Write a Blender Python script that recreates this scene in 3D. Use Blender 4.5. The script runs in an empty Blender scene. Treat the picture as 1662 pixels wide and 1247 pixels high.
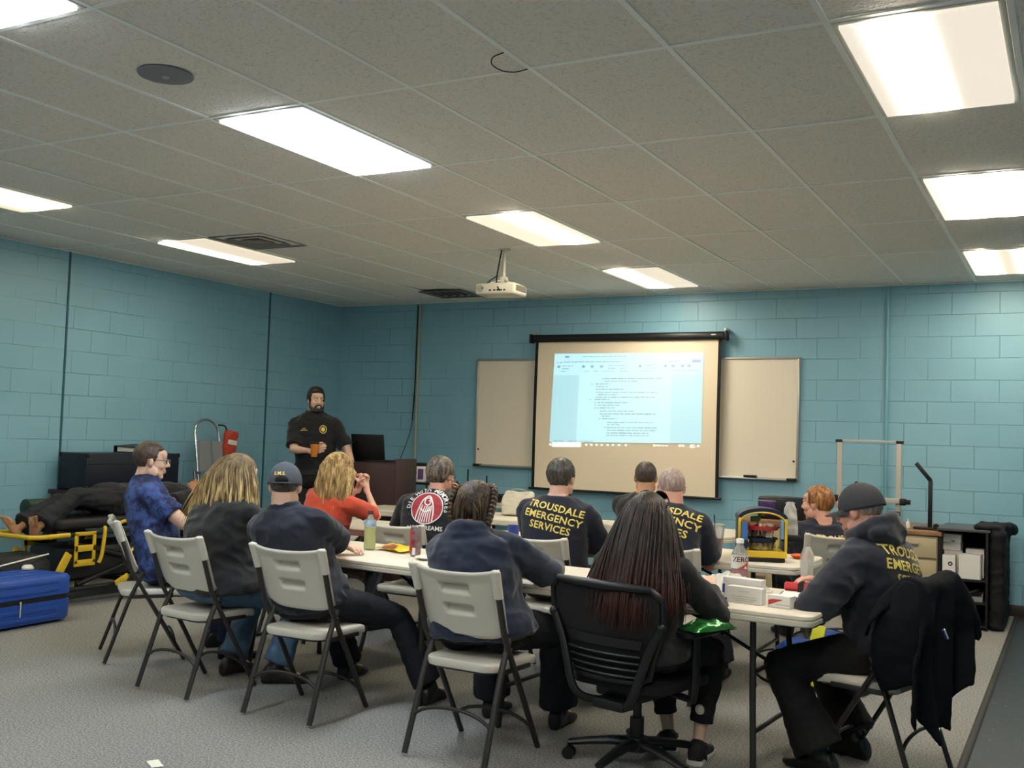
import bpy, bmesh, math, random
from math import sin, cos, pi, radians as R
from mathutils import Vector as V, Matrix as M, noise, Euler
from mathutils.bvhtree import BVHTree
random.seed(7)
SC = bpy.context.scene
COL = SC.collection

# ---------------------------------------------------------------- camera, world, exposure
F_PX, YAW, PITCH, ROLL = 1699.6, .4951, .0503, .0326
CAM = V((2.0363, -2.6246, 1.4475))
_fw = V((-sin(YAW) * cos(PITCH), cos(YAW) * cos(PITCH), sin(PITCH)))
_rt = V((cos(YAW), sin(YAW), 0))
_up = _rt.cross(_fw)
_r2 = _rt * cos(ROLL) + _up * sin(ROLL)
_u2 = -_rt * sin(ROLL) + _up * cos(ROLL)
cam = bpy.data.cameras.new('camera')
cam.sensor_width = 36
cam.lens = F_PX * 36 / 1662
cam.clip_start = .05
camo = bpy.data.objects.new('camera', cam)
COL.objects.link(camo)
camo.matrix_world = M(((_r2.x, _u2.x, -_fw.x, CAM.x), (_r2.y, _u2.y, -_fw.y, CAM.y), (_r2.z, _u2.z, -_fw.z, CAM.z), (0, 0, 0, 1)))
SC.camera = camo
w = bpy.data.worlds.new('world')
SC.world = w
w.use_nodes = True
w.node_tree.nodes['Background'].inputs[0].default_value = (.5, .6, .7, 1)
w.node_tree.nodes['Background'].inputs[1].default_value = .02
SC.view_settings.view_transform = 'Standard'
SC.view_settings.look = 'None'
SC.view_settings.exposure = 0.9
SC.view_settings.gamma = 1
SC.view_settings.use_curve_mapping = False
SC.cycles.use_denoising = True
SC.cycles.max_bounces = 7
SC.cycles.sample_clamp_indirect = 6
# ceiling panels: cell column, cell row, power, lit colour, dim colour, tube centres across the lens (0..1), look
CELL_X, CELL_Y = .6096, 1.2192
PANELS = [
    (-3, 1, 58, (.82, .92, 1), 3, (.3, .7), 'bright blue white ceiling light panel beside the round speaker, fully lit'),
    (-3, -1, 37, (.86, .94, 1), 3, (.3, .7), 'blue white ceiling light panel cut by the upper left picture corner'),
    (-3, 3, 102, (1, .90, .70), .46, (.68,), 'yellow ceiling light panel above the projector, right half glowing brighter'),
    (-3, 5, 85, (1, .88, .70), .38, (.3,), 'warm ceiling light panel nearest the projection screen, left half brighter'),
    (2, 1, 102, (1, .89, .74), .42, (.36,), 'large warm ceiling light panel in upper right, right half dim'),
    (2, 3, 68, (1, .89, .74), .56, (.33, .75), 'warm ceiling light panel with dark specks, second in the right hand row'),
    (2, 5, 44, (1, .88, .68), .45, (.22, .85), 'yellowish ceiling light panel nearest the front wall in the right hand row'),
    (-8, 3, 51, (1, .86, .66), .40, (.2,), 'orange ceiling light panel beside the square air diffuser'),
    (-8, 1, 31, (1, .88, .56), .45, (.4, .8), 'dim yellow ceiling light panel at the left edge of the ceiling'),
    (2, -1, 51, (1, .93, .82), 1, (.33, .75), 'warm ceiling light panel over the back of the room'),
    (-8, -1, 42, (1, .93, .82), 1, (.33, .75), 'warm ceiling light panel over the back left of the room'),
    (2, -3, 42, (1, .93, .82), 1, (.33, .75), 'warm ceiling light panel farthest back on the right'),
    (-3, -3, 42, (1, .95, .9), 1, (.33, .75), 'white ceiling light panel farthest back in the middle'),
]

# ---------------------------------------------------------------- helpers
def lin(c):
    if isinstance(c, str):
        c = [int(c[i:i + 2], 16) / 255 for i in (1, 3, 5)]
    return tuple(x / 12.92 if x <= .04045 else ((x + .055) / 1.055) ** 2.4 for x in c)

MATS = {}
def mat(name, col, rough=.6, metal=0, spec=.5, bump=0, bscale=60, bstretch=(1, 1, 1), var=0, vscale=8, vcol=None, coat=0, trans=0, alpha=1, sheen=0, ior=1.45, detail=4):
    """principled material, colour optionally mottled by noise and bumped by a second noise"""
    if name in MATS:
        return MATS[name]
    m = bpy.data.materials.new(name)
    m.use_nodes = True
    nt = m.node_tree
    b = nt.nodes['Principled BSDF']
    c = lin(col) + (1,)
    b.inputs['Base Color'].default_value = c
    b.inputs['Roughness'].default_value = rough
    b.inputs['Metallic'].default_value = metal
    b.inputs['Specular IOR Level'].default_value = spec
    b.inputs['Coat Weight'].default_value = coat
    b.inputs['Transmission Weight'].default_value = trans
    b.inputs['Alpha'].default_value = alpha
    b.inputs['IOR'].default_value = ior
    b.inputs['Sheen Weight'].default_value = sheen
    if var or vcol or bump:
        tc = nt.nodes.new('ShaderNodeTexCoord')
        mp = nt.nodes.new('ShaderNodeMapping')
        nt.links.new(tc.outputs['Object'], mp.inputs['Vector'])
        mp.inputs['Scale'].default_value = bstretch
    if var or vcol:
        n = nt.nodes.new('ShaderNodeTexNoise')
        n.inputs['Scale'].default_value = vscale
        n.inputs['Detail'].default_value = detail
        nt.links.new(mp.outputs[0], n.inputs['Vector'])
        rp = nt.nodes.new('ShaderNodeValToRGB')
        rp.color_ramp.elements[0].position = .35
        rp.color_ramp.elements[1].position = .65
        c2 = lin(vcol) if vcol else tuple(x * (1 - var) for x in c[:3])
        rp.color_ramp.elements[0].color = c2 + (1,)
        rp.color_ramp.elements[1].color = c
        nt.links.new(n.outputs['Fac'], rp.inputs['Fac'])
        nt.links.new(rp.outputs['Color'], b.inputs['Base Color'])
    if bump:
        n2 = nt.nodes.new('ShaderNodeTexNoise')
        n2.inputs['Scale'].default_value = bscale
        n2.inputs['Detail'].default_value = 3
        nt.links.new(mp.outputs[0], n2.inputs['Vector'])
        bp = nt.nodes.new('ShaderNodeBump')
        bp.inputs['Strength'].default_value = bump
        bp.inputs['Distance'].default_value = .01
        nt.links.new(n2.outputs['Fac'], bp.inputs['Height'])
        nt.links.new(bp.outputs[0], b.inputs['Normal'])
    MATS[name] = m
    return m

def frame_z(d):
    d = V(d).normalized()
    a = V((0, 0, 1)) if abs(d.z) < .95 else V((0, 1, 0))
    x = a.cross(d).normalized()
    return x, d.cross(x), d

class MB:
    """collects shapes into one mesh"""
    def __init__(s):
        s.v, s.f, s.mi, s.cur = [], [], [], 0
    def add(s, vs, fs):
        o = len(s.v)
        s.v += [tuple(p) for p in vs]
        s.f += [tuple(i + o for i in f) for f in fs]
        s.mi += [s.cur] * len(fs)
        return s
    def box(s, c, size, rot=None, bev=0, seg=2):
        bm = bmesh.new()
        bmesh.ops.create_cube(bm, size=1, matrix=M.Diagonal((size[0], size[1], size[2], 1)))
        if bev:
            bmesh.ops.bevel(bm, geom=bm.edges[:], offset=bev, segments=seg, affect='EDGES', profile=.5)
        mt = M.Translation(V(c)) @ (rot.to_matrix().to_4x4() if isinstance(rot, Euler) else (rot.to_4x4() if rot else M.Identity(4)))
        bm.verts.index_update()
        s.add([mt @ v.co for v in bm.verts], [[v.index for v in f.verts] for f in bm.faces])
        bm.free()
        return s
    def loft(s, rings, cap=True, closed=True):
        n = len(rings[0])
        vs = [p for r in rings for p in r]
        fs = []
        for i in range(len(rings) - 1):
            for j in range(n if closed else n - 1):
                k = (j + 1) % n
                fs.append((i * n + j, i * n + k, (i + 1) * n + k, (i + 1) * n + j))
        if cap and closed:
            fs.append(tuple(range(n - 1, -1, -1)))
            fs.append(tuple((len(rings) - 1) * n + j for j in range(n)))
        return s.add(vs, fs)
    def tube(s, pts, r, n=10, flat=1, up=None, cap=True, closed=False):
        pts = [V(p) for p in pts]
        k = len(pts)
        rr = r if isinstance(r, (list, tuple)) else [r] * k
        rings = []
        px = None
        for i, p in enumerate(pts):
            if closed:
                d = pts[(i + 1) % k] - pts[i - 1]
            else:
                d = (pts[min(i + 1, k - 1)] - pts[max(i - 1, 0)])
            d = d.normalized() if d.length > 1e-9 else V((0, 0, 1))
            if px is None:
                x = (V(up) if up else frame_z(d)[0])
                x = (x - d * x.dot(d)).normalized()
            else:
                x = (px - d * px.dot(d))
                x = x.normalized() if x.length > 1e-6 else frame_z(d)[0]
            px = x
            y = d.cross(x)
            rings.append([p + x * (rr[i] * cos(2 * pi * j / n)) + y * (rr[i] * flat * sin(2 * pi * j / n)) for j in range(n)])
        if closed:
            rings.append(rings[0])
            return s.loft(rings, cap=False)
        return s.loft(rings, cap)
    def ell(s, c, rad, rot=None, nu=16, nv=10):
        c = V(c)
        if isinstance(rad, (int, float)):
            rad = (rad,) * 3
        m3 = rot.to_matrix() if isinstance(rot, Euler) else rot
        vs = []
        def P(x, y, z):
            q = V((x * rad[0], y * rad[1], z * rad[2]))
            return c + (m3 @ q if m3 else q)
        vs.append(P(0, 0, -1))
        for i in range(1, nv):
            a = -pi / 2 + pi * i / nv
            for j in range(nu):
                b = 2 * pi * j / nu
                vs.append(P(cos(a) * cos(b), cos(a) * sin(b), sin(a)))
        vs.append(P(0, 0, 1))
        fs = []
        for j in range(nu):
            fs.append((0, 1 + (j + 1) % nu, 1 + j))
        for i in range(nv - 2):
            for j in range(nu):
                a, b = 1 + i * nu + j, 1 + i * nu + (j + 1) % nu
                fs.append((a, b, b + nu, a + nu))
        t = len(vs) - 1
        for j in range(nu):
            fs.append((t, t - nu + j, t - nu + (j + 1) % nu))
        return s.add(vs, fs)
    def cone(s, a, ra, b, rb, n=12):
        """rounded cone: tube with spherical ends"""
        a, b = V(a), V(b)
        d = (b - a)
        L = d.length
        if L < 1e-6:
            return s.ell(a, max(ra, rb))
        x, y, z = frame_z(d)
        rings = []
        for t in (-89, -60, -30):
            rings.append((a + z * (ra * sin(R(t))), ra * cos(R(t))))
        rings += [(a, ra), (a + d * .33, ra + (rb - ra) * .33), (a + d * .67, ra + (rb - ra) * .67), (b, rb)]
        for t in (30, 60, 89):
            rings.append((b + z * (rb * sin(R(t))), rb * cos(R(t))))
        return s.loft([[c + x * (q * cos(2 * pi * j / n)) + y * (q * sin(2 * pi * j / n)) for j in range(n)] for c, q in rings])
    def lathe(s, prof, c=(0, 0, 0), n=24, rot=None, cap=True):
        c = V(c)
        m3 = rot.to_matrix() if isinstance(rot, Euler) else rot
        rings = []
        for r, z in prof:
            ring = [V((r * cos(2 * pi * j / n), r * sin(2 * pi * j / n), z)) for j in range(n)]
            rings.append([c + (m3 @ p if m3 else p) for p in ring])
        return s.loft(rings, cap)
    def prism(s, out, h0, h1, mt=None):
        """outline (x, y) extruded from z=h0 to h1, placed by matrix mt"""
        n = len(out)
        vs = [V((x, y, h0)) for x, y in out] + [V((x, y, h1)) for x, y in out]
        if mt:
            vs = [mt @ p for p in vs]
        fs = [tuple(range(n - 1, -1, -1)), tuple(range(n, 2 * n))] + [(i, (i + 1) % n, n + (i + 1) % n, n + i) for i in range(n)]
        return s.add(vs, fs)
    def sheet(s, fn, nu, nv, th=0):
        """grid fn(u, v); with th a closed slab, th thick along the grid normals"""
        P = [[V(fn(i / nu, j / nv)) for j in range(nv + 1)] for i in range(nu + 1)]
        vs = [p for row in P for p in row]
        k = nv + 1
        fs = [(i * k + j, (i + 1) * k + j, (i + 1) * k + j + 1, i * k + j + 1) for i in range(nu) for j in range(nv)]
        if not th:
            return s.add(vs, fs)
        N = []
        for i in range(nu + 1):
            for j in range(nv + 1):
                du = P[min(i + 1, nu)][j] - P[max(i - 1, 0)][j]
                dv = P[i][min(j + 1, nv)] - P[i][max(j - 1, 0)]
                nn = du.cross(dv)
                N.append(nn.normalized() if nn.length > 1e-12 else V((0, 0, 1)))
        o = len(vs)
        vs += [p - q * th for p, q in zip(vs, N)]
        fs += [tuple(o + x for x in reversed(f)) for f in fs]
        rim = [(i, 0) for i in range(nu)] + [(nu, j) for j in range(nv)] + [(i, nv) for i in range(nu, 0, -1)] + [(0, j) for j in range(nv, 0, -1)]
        ids = [i * k + j for i, j in rim]
        for a, b in zip(ids, ids[1:] + ids[:1]):
            fs.append((b, a, o + a, o + b))
        return s.add(vs, fs)
    def build(s, name, m=None, parent=None, smooth=True, loc=None, rotz=0, angle=40):
        me = bpy.data.meshes.new(name)
        me.from_pydata(s.v, [], s.f)
        ms = m if isinstance(m, (list, tuple)) else [m]
        for x in ms:
            if x:
                me.materials.append(x)
        if len(ms) > 1:
            me.polygons.foreach_set('material_index', s.mi)
        bm = bmesh.new()
        bm.from_mesh(me)
        bmesh.ops.recalc_face_normals(bm, faces=bm.faces[:])
        bm.to_mesh(me)
        bm.free()
        if smooth:
            me.polygons.foreach_set('use_smooth', [True] * len(me.polygons))
            if angle:
                try:
                    me.set_sharp_from_angle(angle=R(angle))
                except Exception:
                    pass
        o = bpy.data.objects.new(name, me)
        COL.objects.link(o)
        if parent:
            o.parent = parent
        if loc is not None:
            o.location = loc
        o.rotation_euler = (0, 0, rotz)
        return o

def tag(o, label, cat, group=None, kind=None):
    o['label'] = label
    o['category'] = cat
    if group:
        o['group'] = group
    if kind:
        o['kind'] = kind
    return o
def thing(name, label, cat, loc=(0, 0, 0), rotz=0, group=None):
    o = bpy.data.objects.new(name, None)
    o.empty_display_size = .1
    COL.objects.link(o)
    o.location = loc
    o.rotation_euler = (0, 0, rotz)
    return tag(o, label, cat, group)
def struct(o, label=None, cat=None):
    o['kind'] = 'structure'
    if label:
        o['label'] = label
    if cat:
        o['category'] = cat
    return o
def dup(root, loc, rotz, label, group=None):
    r = root.copy()
    COL.objects.link(r)
    r.location = loc
    r.rotation_euler = (0, 0, rotz)
    r['label'] = label
    if group:
        r['group'] = group
    for ch in list(root.children):
        c = ch.copy()
        COL.objects.link(c)
        c.parent = r
        for g in list(ch.children):
            d = g.copy()
            COL.objects.link(d)
            d.parent = c
    return r
def rrect(w, h, r, n=5):
    """rounded rectangle outline, centred"""
    out = []
    for cx, cy, a0 in ((w / 2 - r, h / 2 - r, 0), (-w / 2 + r, h / 2 - r, 90), (-w / 2 + r, -h / 2 + r, 180), (w / 2 - r, -h / 2 + r, 270)):
        for i in range(n + 1):
            a = R(a0 + 90 * i / n)
            out.append((cx + r * cos(a), cy + r * sin(a)))
    return out
def bez(p, n=12):
    p = [V(q) for q in p]
    out = []
    for i in range(n + 1):
        t = i / n
        q = list(p)
        while len(q) > 1:
            q = [a.lerp(b, t) for a, b in zip(q, q[1:])]
        out.append(q[0])
    return out
def catmull(p, n=6):
    p = [V(q) for q in p]
    out = []
    for i in range(len(p) - 1):
        a, b, c, d = p[max(i - 1, 0)], p[i], p[i + 1], p[min(i + 2, len(p) - 1)]
        for k in range(n):
            t = k / n
            out.append(.5 * ((2 * b) + (c - a) * t + (2 * a - 5 * b + 4 * c - d) * t * t + (3 * b - a - 3 * c + d) * t ** 3))
    out.append(p[-1])
    return out
def sstep(a, b, x):
    t = min(1, max(0, (x - a) / (b - a)))
    return t * t * (3 - 2 * t)
def text_mesh(txt, size, bold=0, ext=.0006, align='CENTER', spacing=1, line=1):
    c = bpy.data.curves.new('txt', 'FONT')
    c.body = txt
    c.size = size
    c.align_x = align
    c.align_y = 'CENTER'
    c.offset = bold * size
    c.extrude = ext
    c.space_character = spacing
    c.space_line = line
    c.resolution_u = 2
    o = bpy.data.objects.new('txt', c)
    COL.objects.link(o)
    dg = bpy.context.evaluated_depsgraph_get()
    me = bpy.data.meshes.new_from_object(o.evaluated_get(dg))
    vs = [v.co.copy() for v in me.vertices]
    fs = [tuple(p.vertices) for p in me.polygons]
    bpy.data.objects.remove(o)
    bpy.data.curves.remove(c)
    bpy.data.meshes.remove(me)
    return vs, fs
def text_on(name, txt, size, m, parent, mt, **k):
    """flat lettering in plane XY of matrix mt"""
    vs, fs = text_mesh(txt, size, **k)
    b = MB().add([mt @ p for p in vs], fs)
    return b.build(name, m, parent, smooth=False)
def basis(x, y, o):
    x, y = V(x).normalized(), V(y).normalized()
    z = x.cross(y)
    return M(((x.x, y.x, z.x, o[0]), (x.y, y.y, z.y, o[1]), (x.z, y.z, z.z, o[2]), (0, 0, 0, 1)))
# ---------------------------------------------------------------- the room
XL, YF, XR, YB, H = -6.04, 7.79, 4.3, -5.2, 3.0
def wall_mat(name, along):
    m = bpy.data.materials.new(name)
    m.use_nodes = True
    nt = m.node_tree
    L = nt.links.new
    b = nt.nodes['Principled BSDF']
    b.inputs['Roughness'].default_value = .42
    tc = nt.nodes.new('ShaderNodeTexCoord')
    sp = nt.nodes.new('ShaderNodeSeparateXYZ')
    L(tc.outputs['Object'], sp.inputs[0])
    cb = nt.nodes.new('ShaderNodeCombineXYZ')
    L(sp.outputs[along], cb.inputs[0])
    # uneven hand-laid joints
    nw = nt.nodes.new('ShaderNodeTexNoise')
    nw.inputs['Scale'].default_value = 1.7
    L(tc.outputs['Object'], nw.inputs['Vector'])
    mw = nt.nodes.new('ShaderNodeMath')
    mw.operation = 'MULTIPLY_ADD'
    mw.inputs[1].default_value = .012
    L(nw.outputs['Fac'], mw.inputs[0])
    ad = nt.nodes.new('ShaderNodeMath')
    ad.operation = 'ADD'
    ad.inputs[1].default_value = -.075 + .2032
    L(sp.outputs['Z'], ad.inputs[0])
    L(ad.outputs[0], mw.inputs[2])
    L(mw.outputs[0], cb.inputs[1])
    br = nt.nodes.new('ShaderNodeTexBrick')
    br.offset = .5
    br.inputs['Scale'].default_value = 1
    br.inputs['Brick Width'].default_value = .4064
    br.inputs['Row Height'].default_value = .2032
    br.inputs['Mortar Size'].default_value = .0045
    br.inputs['Mortar Smooth'].default_value = .5
    L(cb.outputs[0], br.inputs['Vector'])
    n = nt.nodes.new('ShaderNodeTexNoise')
    n.inputs['Scale'].default_value = 1.1
    n.inputs['Detail'].default_value = 5
    L(tc.outputs['Object'], n.inputs['Vector'])
    rp = nt.nodes.new('ShaderNodeValToRGB')
    rp.color_ramp.elements[0].position = .3
    rp.color_ramp.elements[1].position = .7
    rp.color_ramp.elements[0].color = lin('#80b0c3') + (1,)
    rp.color_ramp.elements[1].color = lin('#8cbccd') + (1,)
    L(n.outputs['Fac'], rp.inputs[0])
    mx = nt.nodes.new('ShaderNodeMix')
    mx.data_type = 'RGBA'
    L(rp.outputs[0], mx.inputs[6])
    mx.inputs[7].default_value = lin('#77a4b5') + (1,)
    # mortar joints fade where the paint has filled them
    n2 = nt.nodes.new('ShaderNodeTexNoise')
    n2.inputs['Scale'].default_value = 1.6
    L(tc.outputs['Object'], n2.inputs['Vector'])
    mr = nt.nodes.new('ShaderNodeMapRange')
    mr.inputs[1].default_value = .38
    mr.inputs[2].default_value = .6
    mr.inputs[3].default_value = .25
    L(n2.outputs['Fac'], mr.inputs[0])
    ml = nt.nodes.new('ShaderNodeMath')
    ml.operation = 'MULTIPLY'
    L(br.outputs['Fac'], ml.inputs[0])
    L(mr.outputs[0], ml.inputs[1])
    L(ml.outputs[0], mx.inputs[0])
    L(mx.outputs[2], b.inputs['Base Color'])
    n3 = nt.nodes.new('ShaderNodeTexNoise')
    n3.inputs['Scale'].default_value = 120
    L(tc.outputs['Object'], n3.inputs['Vector'])
    bp = nt.nodes.new('ShaderNodeBump')
    bp.inputs['Strength'].default_value = .25
    bp.inputs['Distance'].default_value = .003
    L(n3.outputs['Fac'], bp.inputs['Height'])
    bp2 = nt.nodes.new('ShaderNodeBump')
    bp2.invert = True
    bp2.inputs['Strength'].default_value = .9
    bp2.inputs['Distance'].default_value = .006
    L(ml.outputs[0], bp2.inputs['Height'])
    L(bp.outputs[0], bp2.inputs['Normal'])
    L(bp2.outputs[0], b.inputs['Normal'])
    return m
WX, WY = wall_mat('painted block wall front', 0), wall_mat('painted block wall side', 1)
for nm, c, s, m in (('wall_front', ((XL + XR) / 2, YF + .1, H / 2), (XR - XL + .4, .2, H + .3), WX),
                    ('wall_left', (XL - .1, (YF + YB) / 2, H / 2), (.2, YF - YB, H + .3), WY),
                    ('wall_right', (XR + .1, (YF + YB) / 2, H / 2), (.2, YF - YB, H + .3), WY),
                    ('wall_back', ((XL + XR) / 2, YB - .1, H / 2), (XR - XL + .4, .2, H + .3), WX)):
    struct(MB().box(c, s).build(nm, m, smooth=False))
# left wall: plaster patches, front-to-back control joints
JT = mat('dark joint sealant', '#2f5c6a', .6)
for i, y in enumerate((3.785, 6.48)):
    struct(MB().box((XL + .003, y, H / 2), (.012, .018, H)).build('trim_%d' % (3 + i), JT, smooth=False))
PT = mat('bare patch on wall', '#b9b9a4', .8, var=.3, vscale=40)
MB().sheet(lambda u, v: (XL + .0012, 3.03 + (u - .5) * (.075 + .03 * sin(9 * v)), 1.9 + (v - .5) * (.06 + .02 * sin(7 * u + 2))), 6, 6).build('paint_patch', PT)
struct(bpy.data.objects['paint_patch'])
# carpet with a vinyl strip on the right
def noise_mat(name, cols, scale, rough, bump, bscale, pos=(.35, .5, .65), spec=.5):
    m = bpy.data.materials.new(name)
    m.use_nodes = True
    nt = m.node_tree
    L = nt.links.new
    b = nt.nodes['Principled BSDF']
    b.inputs['Roughness'].default_value = rough
    b.inputs['Specular IOR Level'].default_value = spec
    tc = nt.nodes.new('ShaderNodeTexCoord')
    n = nt.nodes.new('ShaderNodeTexNoise')
    n.inputs['Scale'].default_value = scale
    n.inputs['Detail'].default_value = 6
    n.inputs['Roughness'].default_value = .7
    L(tc.outputs['Object'], n.inputs['Vector'])
    rp = nt.nodes.new('ShaderNodeValToRGB')
    els = rp.color_ramp.elements
    while len(els) < len(cols):
        els.new(.5)
    for e, c, p in zip(els, cols, pos):
        e.position = p
        e.color = lin(c) + (1,)
    L(n.outputs['Fac'], rp.inputs[0])
    L(rp.outputs[0], b.inputs['Base Color'])
    n2 = nt.nodes.new('ShaderNodeTexNoise')
    n2.inputs['Scale'].default_value = bscale
    n2.inputs['Detail'].default_value = 4
    L(tc.outputs['Object'], n2.inputs['Vector'])
    bp = nt.nodes.new('ShaderNodeBump')
    bp.inputs['Strength'].default_value = bump
    bp.inputs['Distance'].default_value = .006
    L(n2.outputs['Fac'], bp.inputs['Height'])
    L(bp.outputs[0], b.inputs['Normal'])
    return m
CARPET = noise_mat('grey loop carpet', ('#62615e', '#8a8884', '#aba9a4'), 95, .95, .9, 130, (.36, .5, .64), .2)
VINYL = noise_mat('speckled dark vinyl', ('#222527', '#292c2e', '#2d3032', '#c4c8c6'), 34, .42, .05, 60, (.2, .5, .65, .69))
XC = 1.585
struct(MB().box(((XL + XC) / 2 - .1, (YF + YB) / 2, -.05), (XC - XL + .2, YF - YB + .4, .1)).build('floor', CARPET, smooth=False))
struct(MB().box(((XR + XC) / 2 + .1, (YF + YB) / 2, -.052), (XR - XC + .2, YF - YB + .4, .1)).build('floor_vinyl', VINYL, smooth=False))
TS = mat('brown edge strip', '#2e2a27', .6)
struct(MB().loft([[(XC - .024, y, .0), (XC - .02, y, .005), (XC - .006, y, .009), (XC + .008, y, .007), (XC + .016, y, .0)] for y in (YB, YF)]).build('trim_2', TS))
BB = mat('brown vinyl baseboard', '#3b3028', .45)
struct(MB().box(((XL + XR) / 2, YF - .006, .05), (XR - XL, .012, .1), bev=.004).build('baseboard_front', BB))
struct(MB().box((XL + .006, (YF + YB) / 2, .05), (.012, YF - YB, .1), bev=.004).build('baseboard_left', BB))
# ceiling tiles in a metal grid
TILE = noise_mat('fissured ceiling tile', ('#d6cfc4', '#efeae1', '#f3eee6'), 70, .95, .9, 75, (.36, .45, .6), .1)
nx0, nx1, ny0, ny1 = -10, 8, -5, 7
holes = {(p[0], p[1]) for p in PANELS}
holes2 = {(-7, 3), (-6, 5)}
tb = MB()
rnd = random.Random(3)
for i in range(nx0, nx1):
    for j in range(ny0, ny1):
        if (i, j) in holes:
            continue
        g = .010
        x0, x1 = max(i * CELL_X, XL) + g, min((i + 1) * CELL_X, XR) - g
        y0, y1 = max(j * CELL_Y, YB) + g, min((j + 1) * CELL_Y, YF) - g
        if x1 <= x0 or y1 <= y0:
            continue
        zs = [H + .004 + rnd.random() * .005 for _ in range(4)]
        if (i, j) == (-7, 5):
            zs = [H + .0, H + .012, H + .03, H + .0]
        tb.box(((x0 + x1) / 2, (y0 + y1) / 2, H + .025), (x1 - x0, y1 - y0, .02))
        k = len(tb.v) - 8
        for q in range(8):
            vx = tb.v[k + q]
            if vx[2] < H + .02:
                z = zs[(1 if vx[0] > (x0 + x1) / 2 else 0) + (2 if vx[1] > (y0 + y1) / 2 else 0)]
                tb.v[k + q] = (vx[0], vx[1], z)
struct(tb.build('ceiling', TILE, smooth=False))
GRID = mat('pale ceiling grid', '#fbfcf6', .5)
gb = MB()
for i in range(nx0, nx1 + 1):
    gb.box((i * CELL_X, (YB + YF) / 2, H + .004), (.024, YF - YB, .006))
for j in range(ny0, ny1):
    for i in range(nx0, nx1):
        gb.box(((i + .5) * CELL_X, j * CELL_Y, H + .0045), (CELL_X - .024, .024, .0055))
gb.box(((XL + XR) / 2, YF - .012, H), (XR - XL, .024, .006)).box((XL + .012, (YB + YF) / 2, H), (.024, YF - YB, .006))
struct(gb.build('trim_1', GRID, smooth=False))
struct(MB().box(((XL + XR) / 2, (YB + YF) / 2, H + .2), (XR - XL + .4, YF - YB + .4, .05)).build('ceiling_deck', mat('deck', '#555555'), smooth=False))
# light panels
def lens_mat(k, power, col, dim, tubes):
    m = bpy.data.materials.new('lit lens %d' % k)
    m.use_nodes = True
    nt = m.node_tree
    L = nt.links.new
    nt.nodes.clear()
    out = nt.nodes.new('ShaderNodeOutputMaterial')
    em = nt.nodes.new('ShaderNodeEmission')
    gl = nt.nodes.new('ShaderNodeBsdfDiffuse')
    gl.inputs[0].default_value = (.7, .66, .58, 1)
    asd = nt.nodes.new('ShaderNodeAddShader')
    L(em.outputs[0], asd.inputs[0])
    L(gl.outputs[0], asd.inputs[1])
    L(asd.outputs[0], out.inputs[0])
    tc = nt.nodes.new('ShaderNodeTexCoord')
    sp = nt.nodes.new('ShaderNodeSeparateXYZ')
    L(tc.outputs['Generated'], sp.inputs[0])
    tot = None
    for t in tubes:
        a = nt.nodes.new('ShaderNodeMath')
        a.operation = 'SUBTRACT'
        L(sp.outputs[0], a.inputs[0])
        a.inputs[1].default_value = t
        b = nt.nodes.new('ShaderNodeMath')
        b.operation = 'MULTIPLY'
        L(a.outputs[0], b.inputs[0])
        L(a.outputs[0], b.inputs[1])
        c = nt.nodes.new('ShaderNodeMath')
        c.operation = 'MULTIPLY'
        L(b.outputs[0], c.inputs[0])
        c.inputs[1].default_value = -1 / (2 * .075 ** 2)
        e = nt.nodes.new('ShaderNodeMath')
        e.operation = 'EXPONENT'
        L(c.outputs[0], e.inputs[0])
        if tot is None:
            tot = e
        else:
            s_ = nt.nodes.new('ShaderNodeMath')
            s_.operation = 'ADD'
            L(tot.outputs[0], s_.inputs[0])
            L(e.outputs[0], s_.inputs[1])
            tot = s_
    ml = nt.nodes.new('ShaderNodeMath')
    ml.operation = 'MULTIPLY_ADD'
    ml.inputs[1].default_value = power * .5
    ml.inputs[2].default_value = dim
    L(tot.outputs[0], ml.inputs[0])
    L(ml.outputs[0], em.inputs[1])
    em.inputs[0].default_value = tuple(col) + (1,)
    return m
FRM = mat('white light frame', '#d8d6cc', .4)
for k, (i, j, pw, col, dim, tubes, lab) in enumerate(PANELS):
    t = thing('ceiling_light', lab, 'ceiling light', ((i + .5) * CELL_X, (j + .5) * CELL_Y, H), 0, 'ceiling light panels')
    a, b = CELL_X - .028, CELL_Y - .028
    f = MB()
    for s in (-1, 1):
        f.box((s * (a / 2 - .012), 0, .004), (.024, b, .012), bev=.003).box((0, s * (b / 2 - .012), .004), (a - .048, .024, .012), bev=.003)
    f.box((0, 0, .06), (a, b, .004))
    f.build('frame', FRM, t)
    MB().box((0, 0, -.002), (a - .05, b - .05, .024)).build('diffuser', lens_mat(k, pw, col, dim, tubes), t, smooth=False)  # lens box shaped to hang below the ceiling and spill light onto the tiles
# ---------------------------------------------------------------- things fixed to walls and ceiling
WHITE = mat('white enamel', '#e9e2d6', .3)
ALU = mat('aluminium trim', '#b9b6ae', .35, metal=.7)
BLACK = mat('black plastic', '#101113', .42)
BLACKM = mat('black matte', '#0b0b0d', .7)
STEEL = mat('dark brown steel tube', '#35322f', .38, metal=.3)
CHROME = mat('chrome', '#c9c9c6', .2, metal=1)
PLW = mat('white moulded plastic', '#cfcabd', .45, bump=.08, bscale=240)
PAPER = mat('paper', '#ece8dd', .8)
YEL = mat('yellow paint', '#d8b32a', .4)
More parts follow.
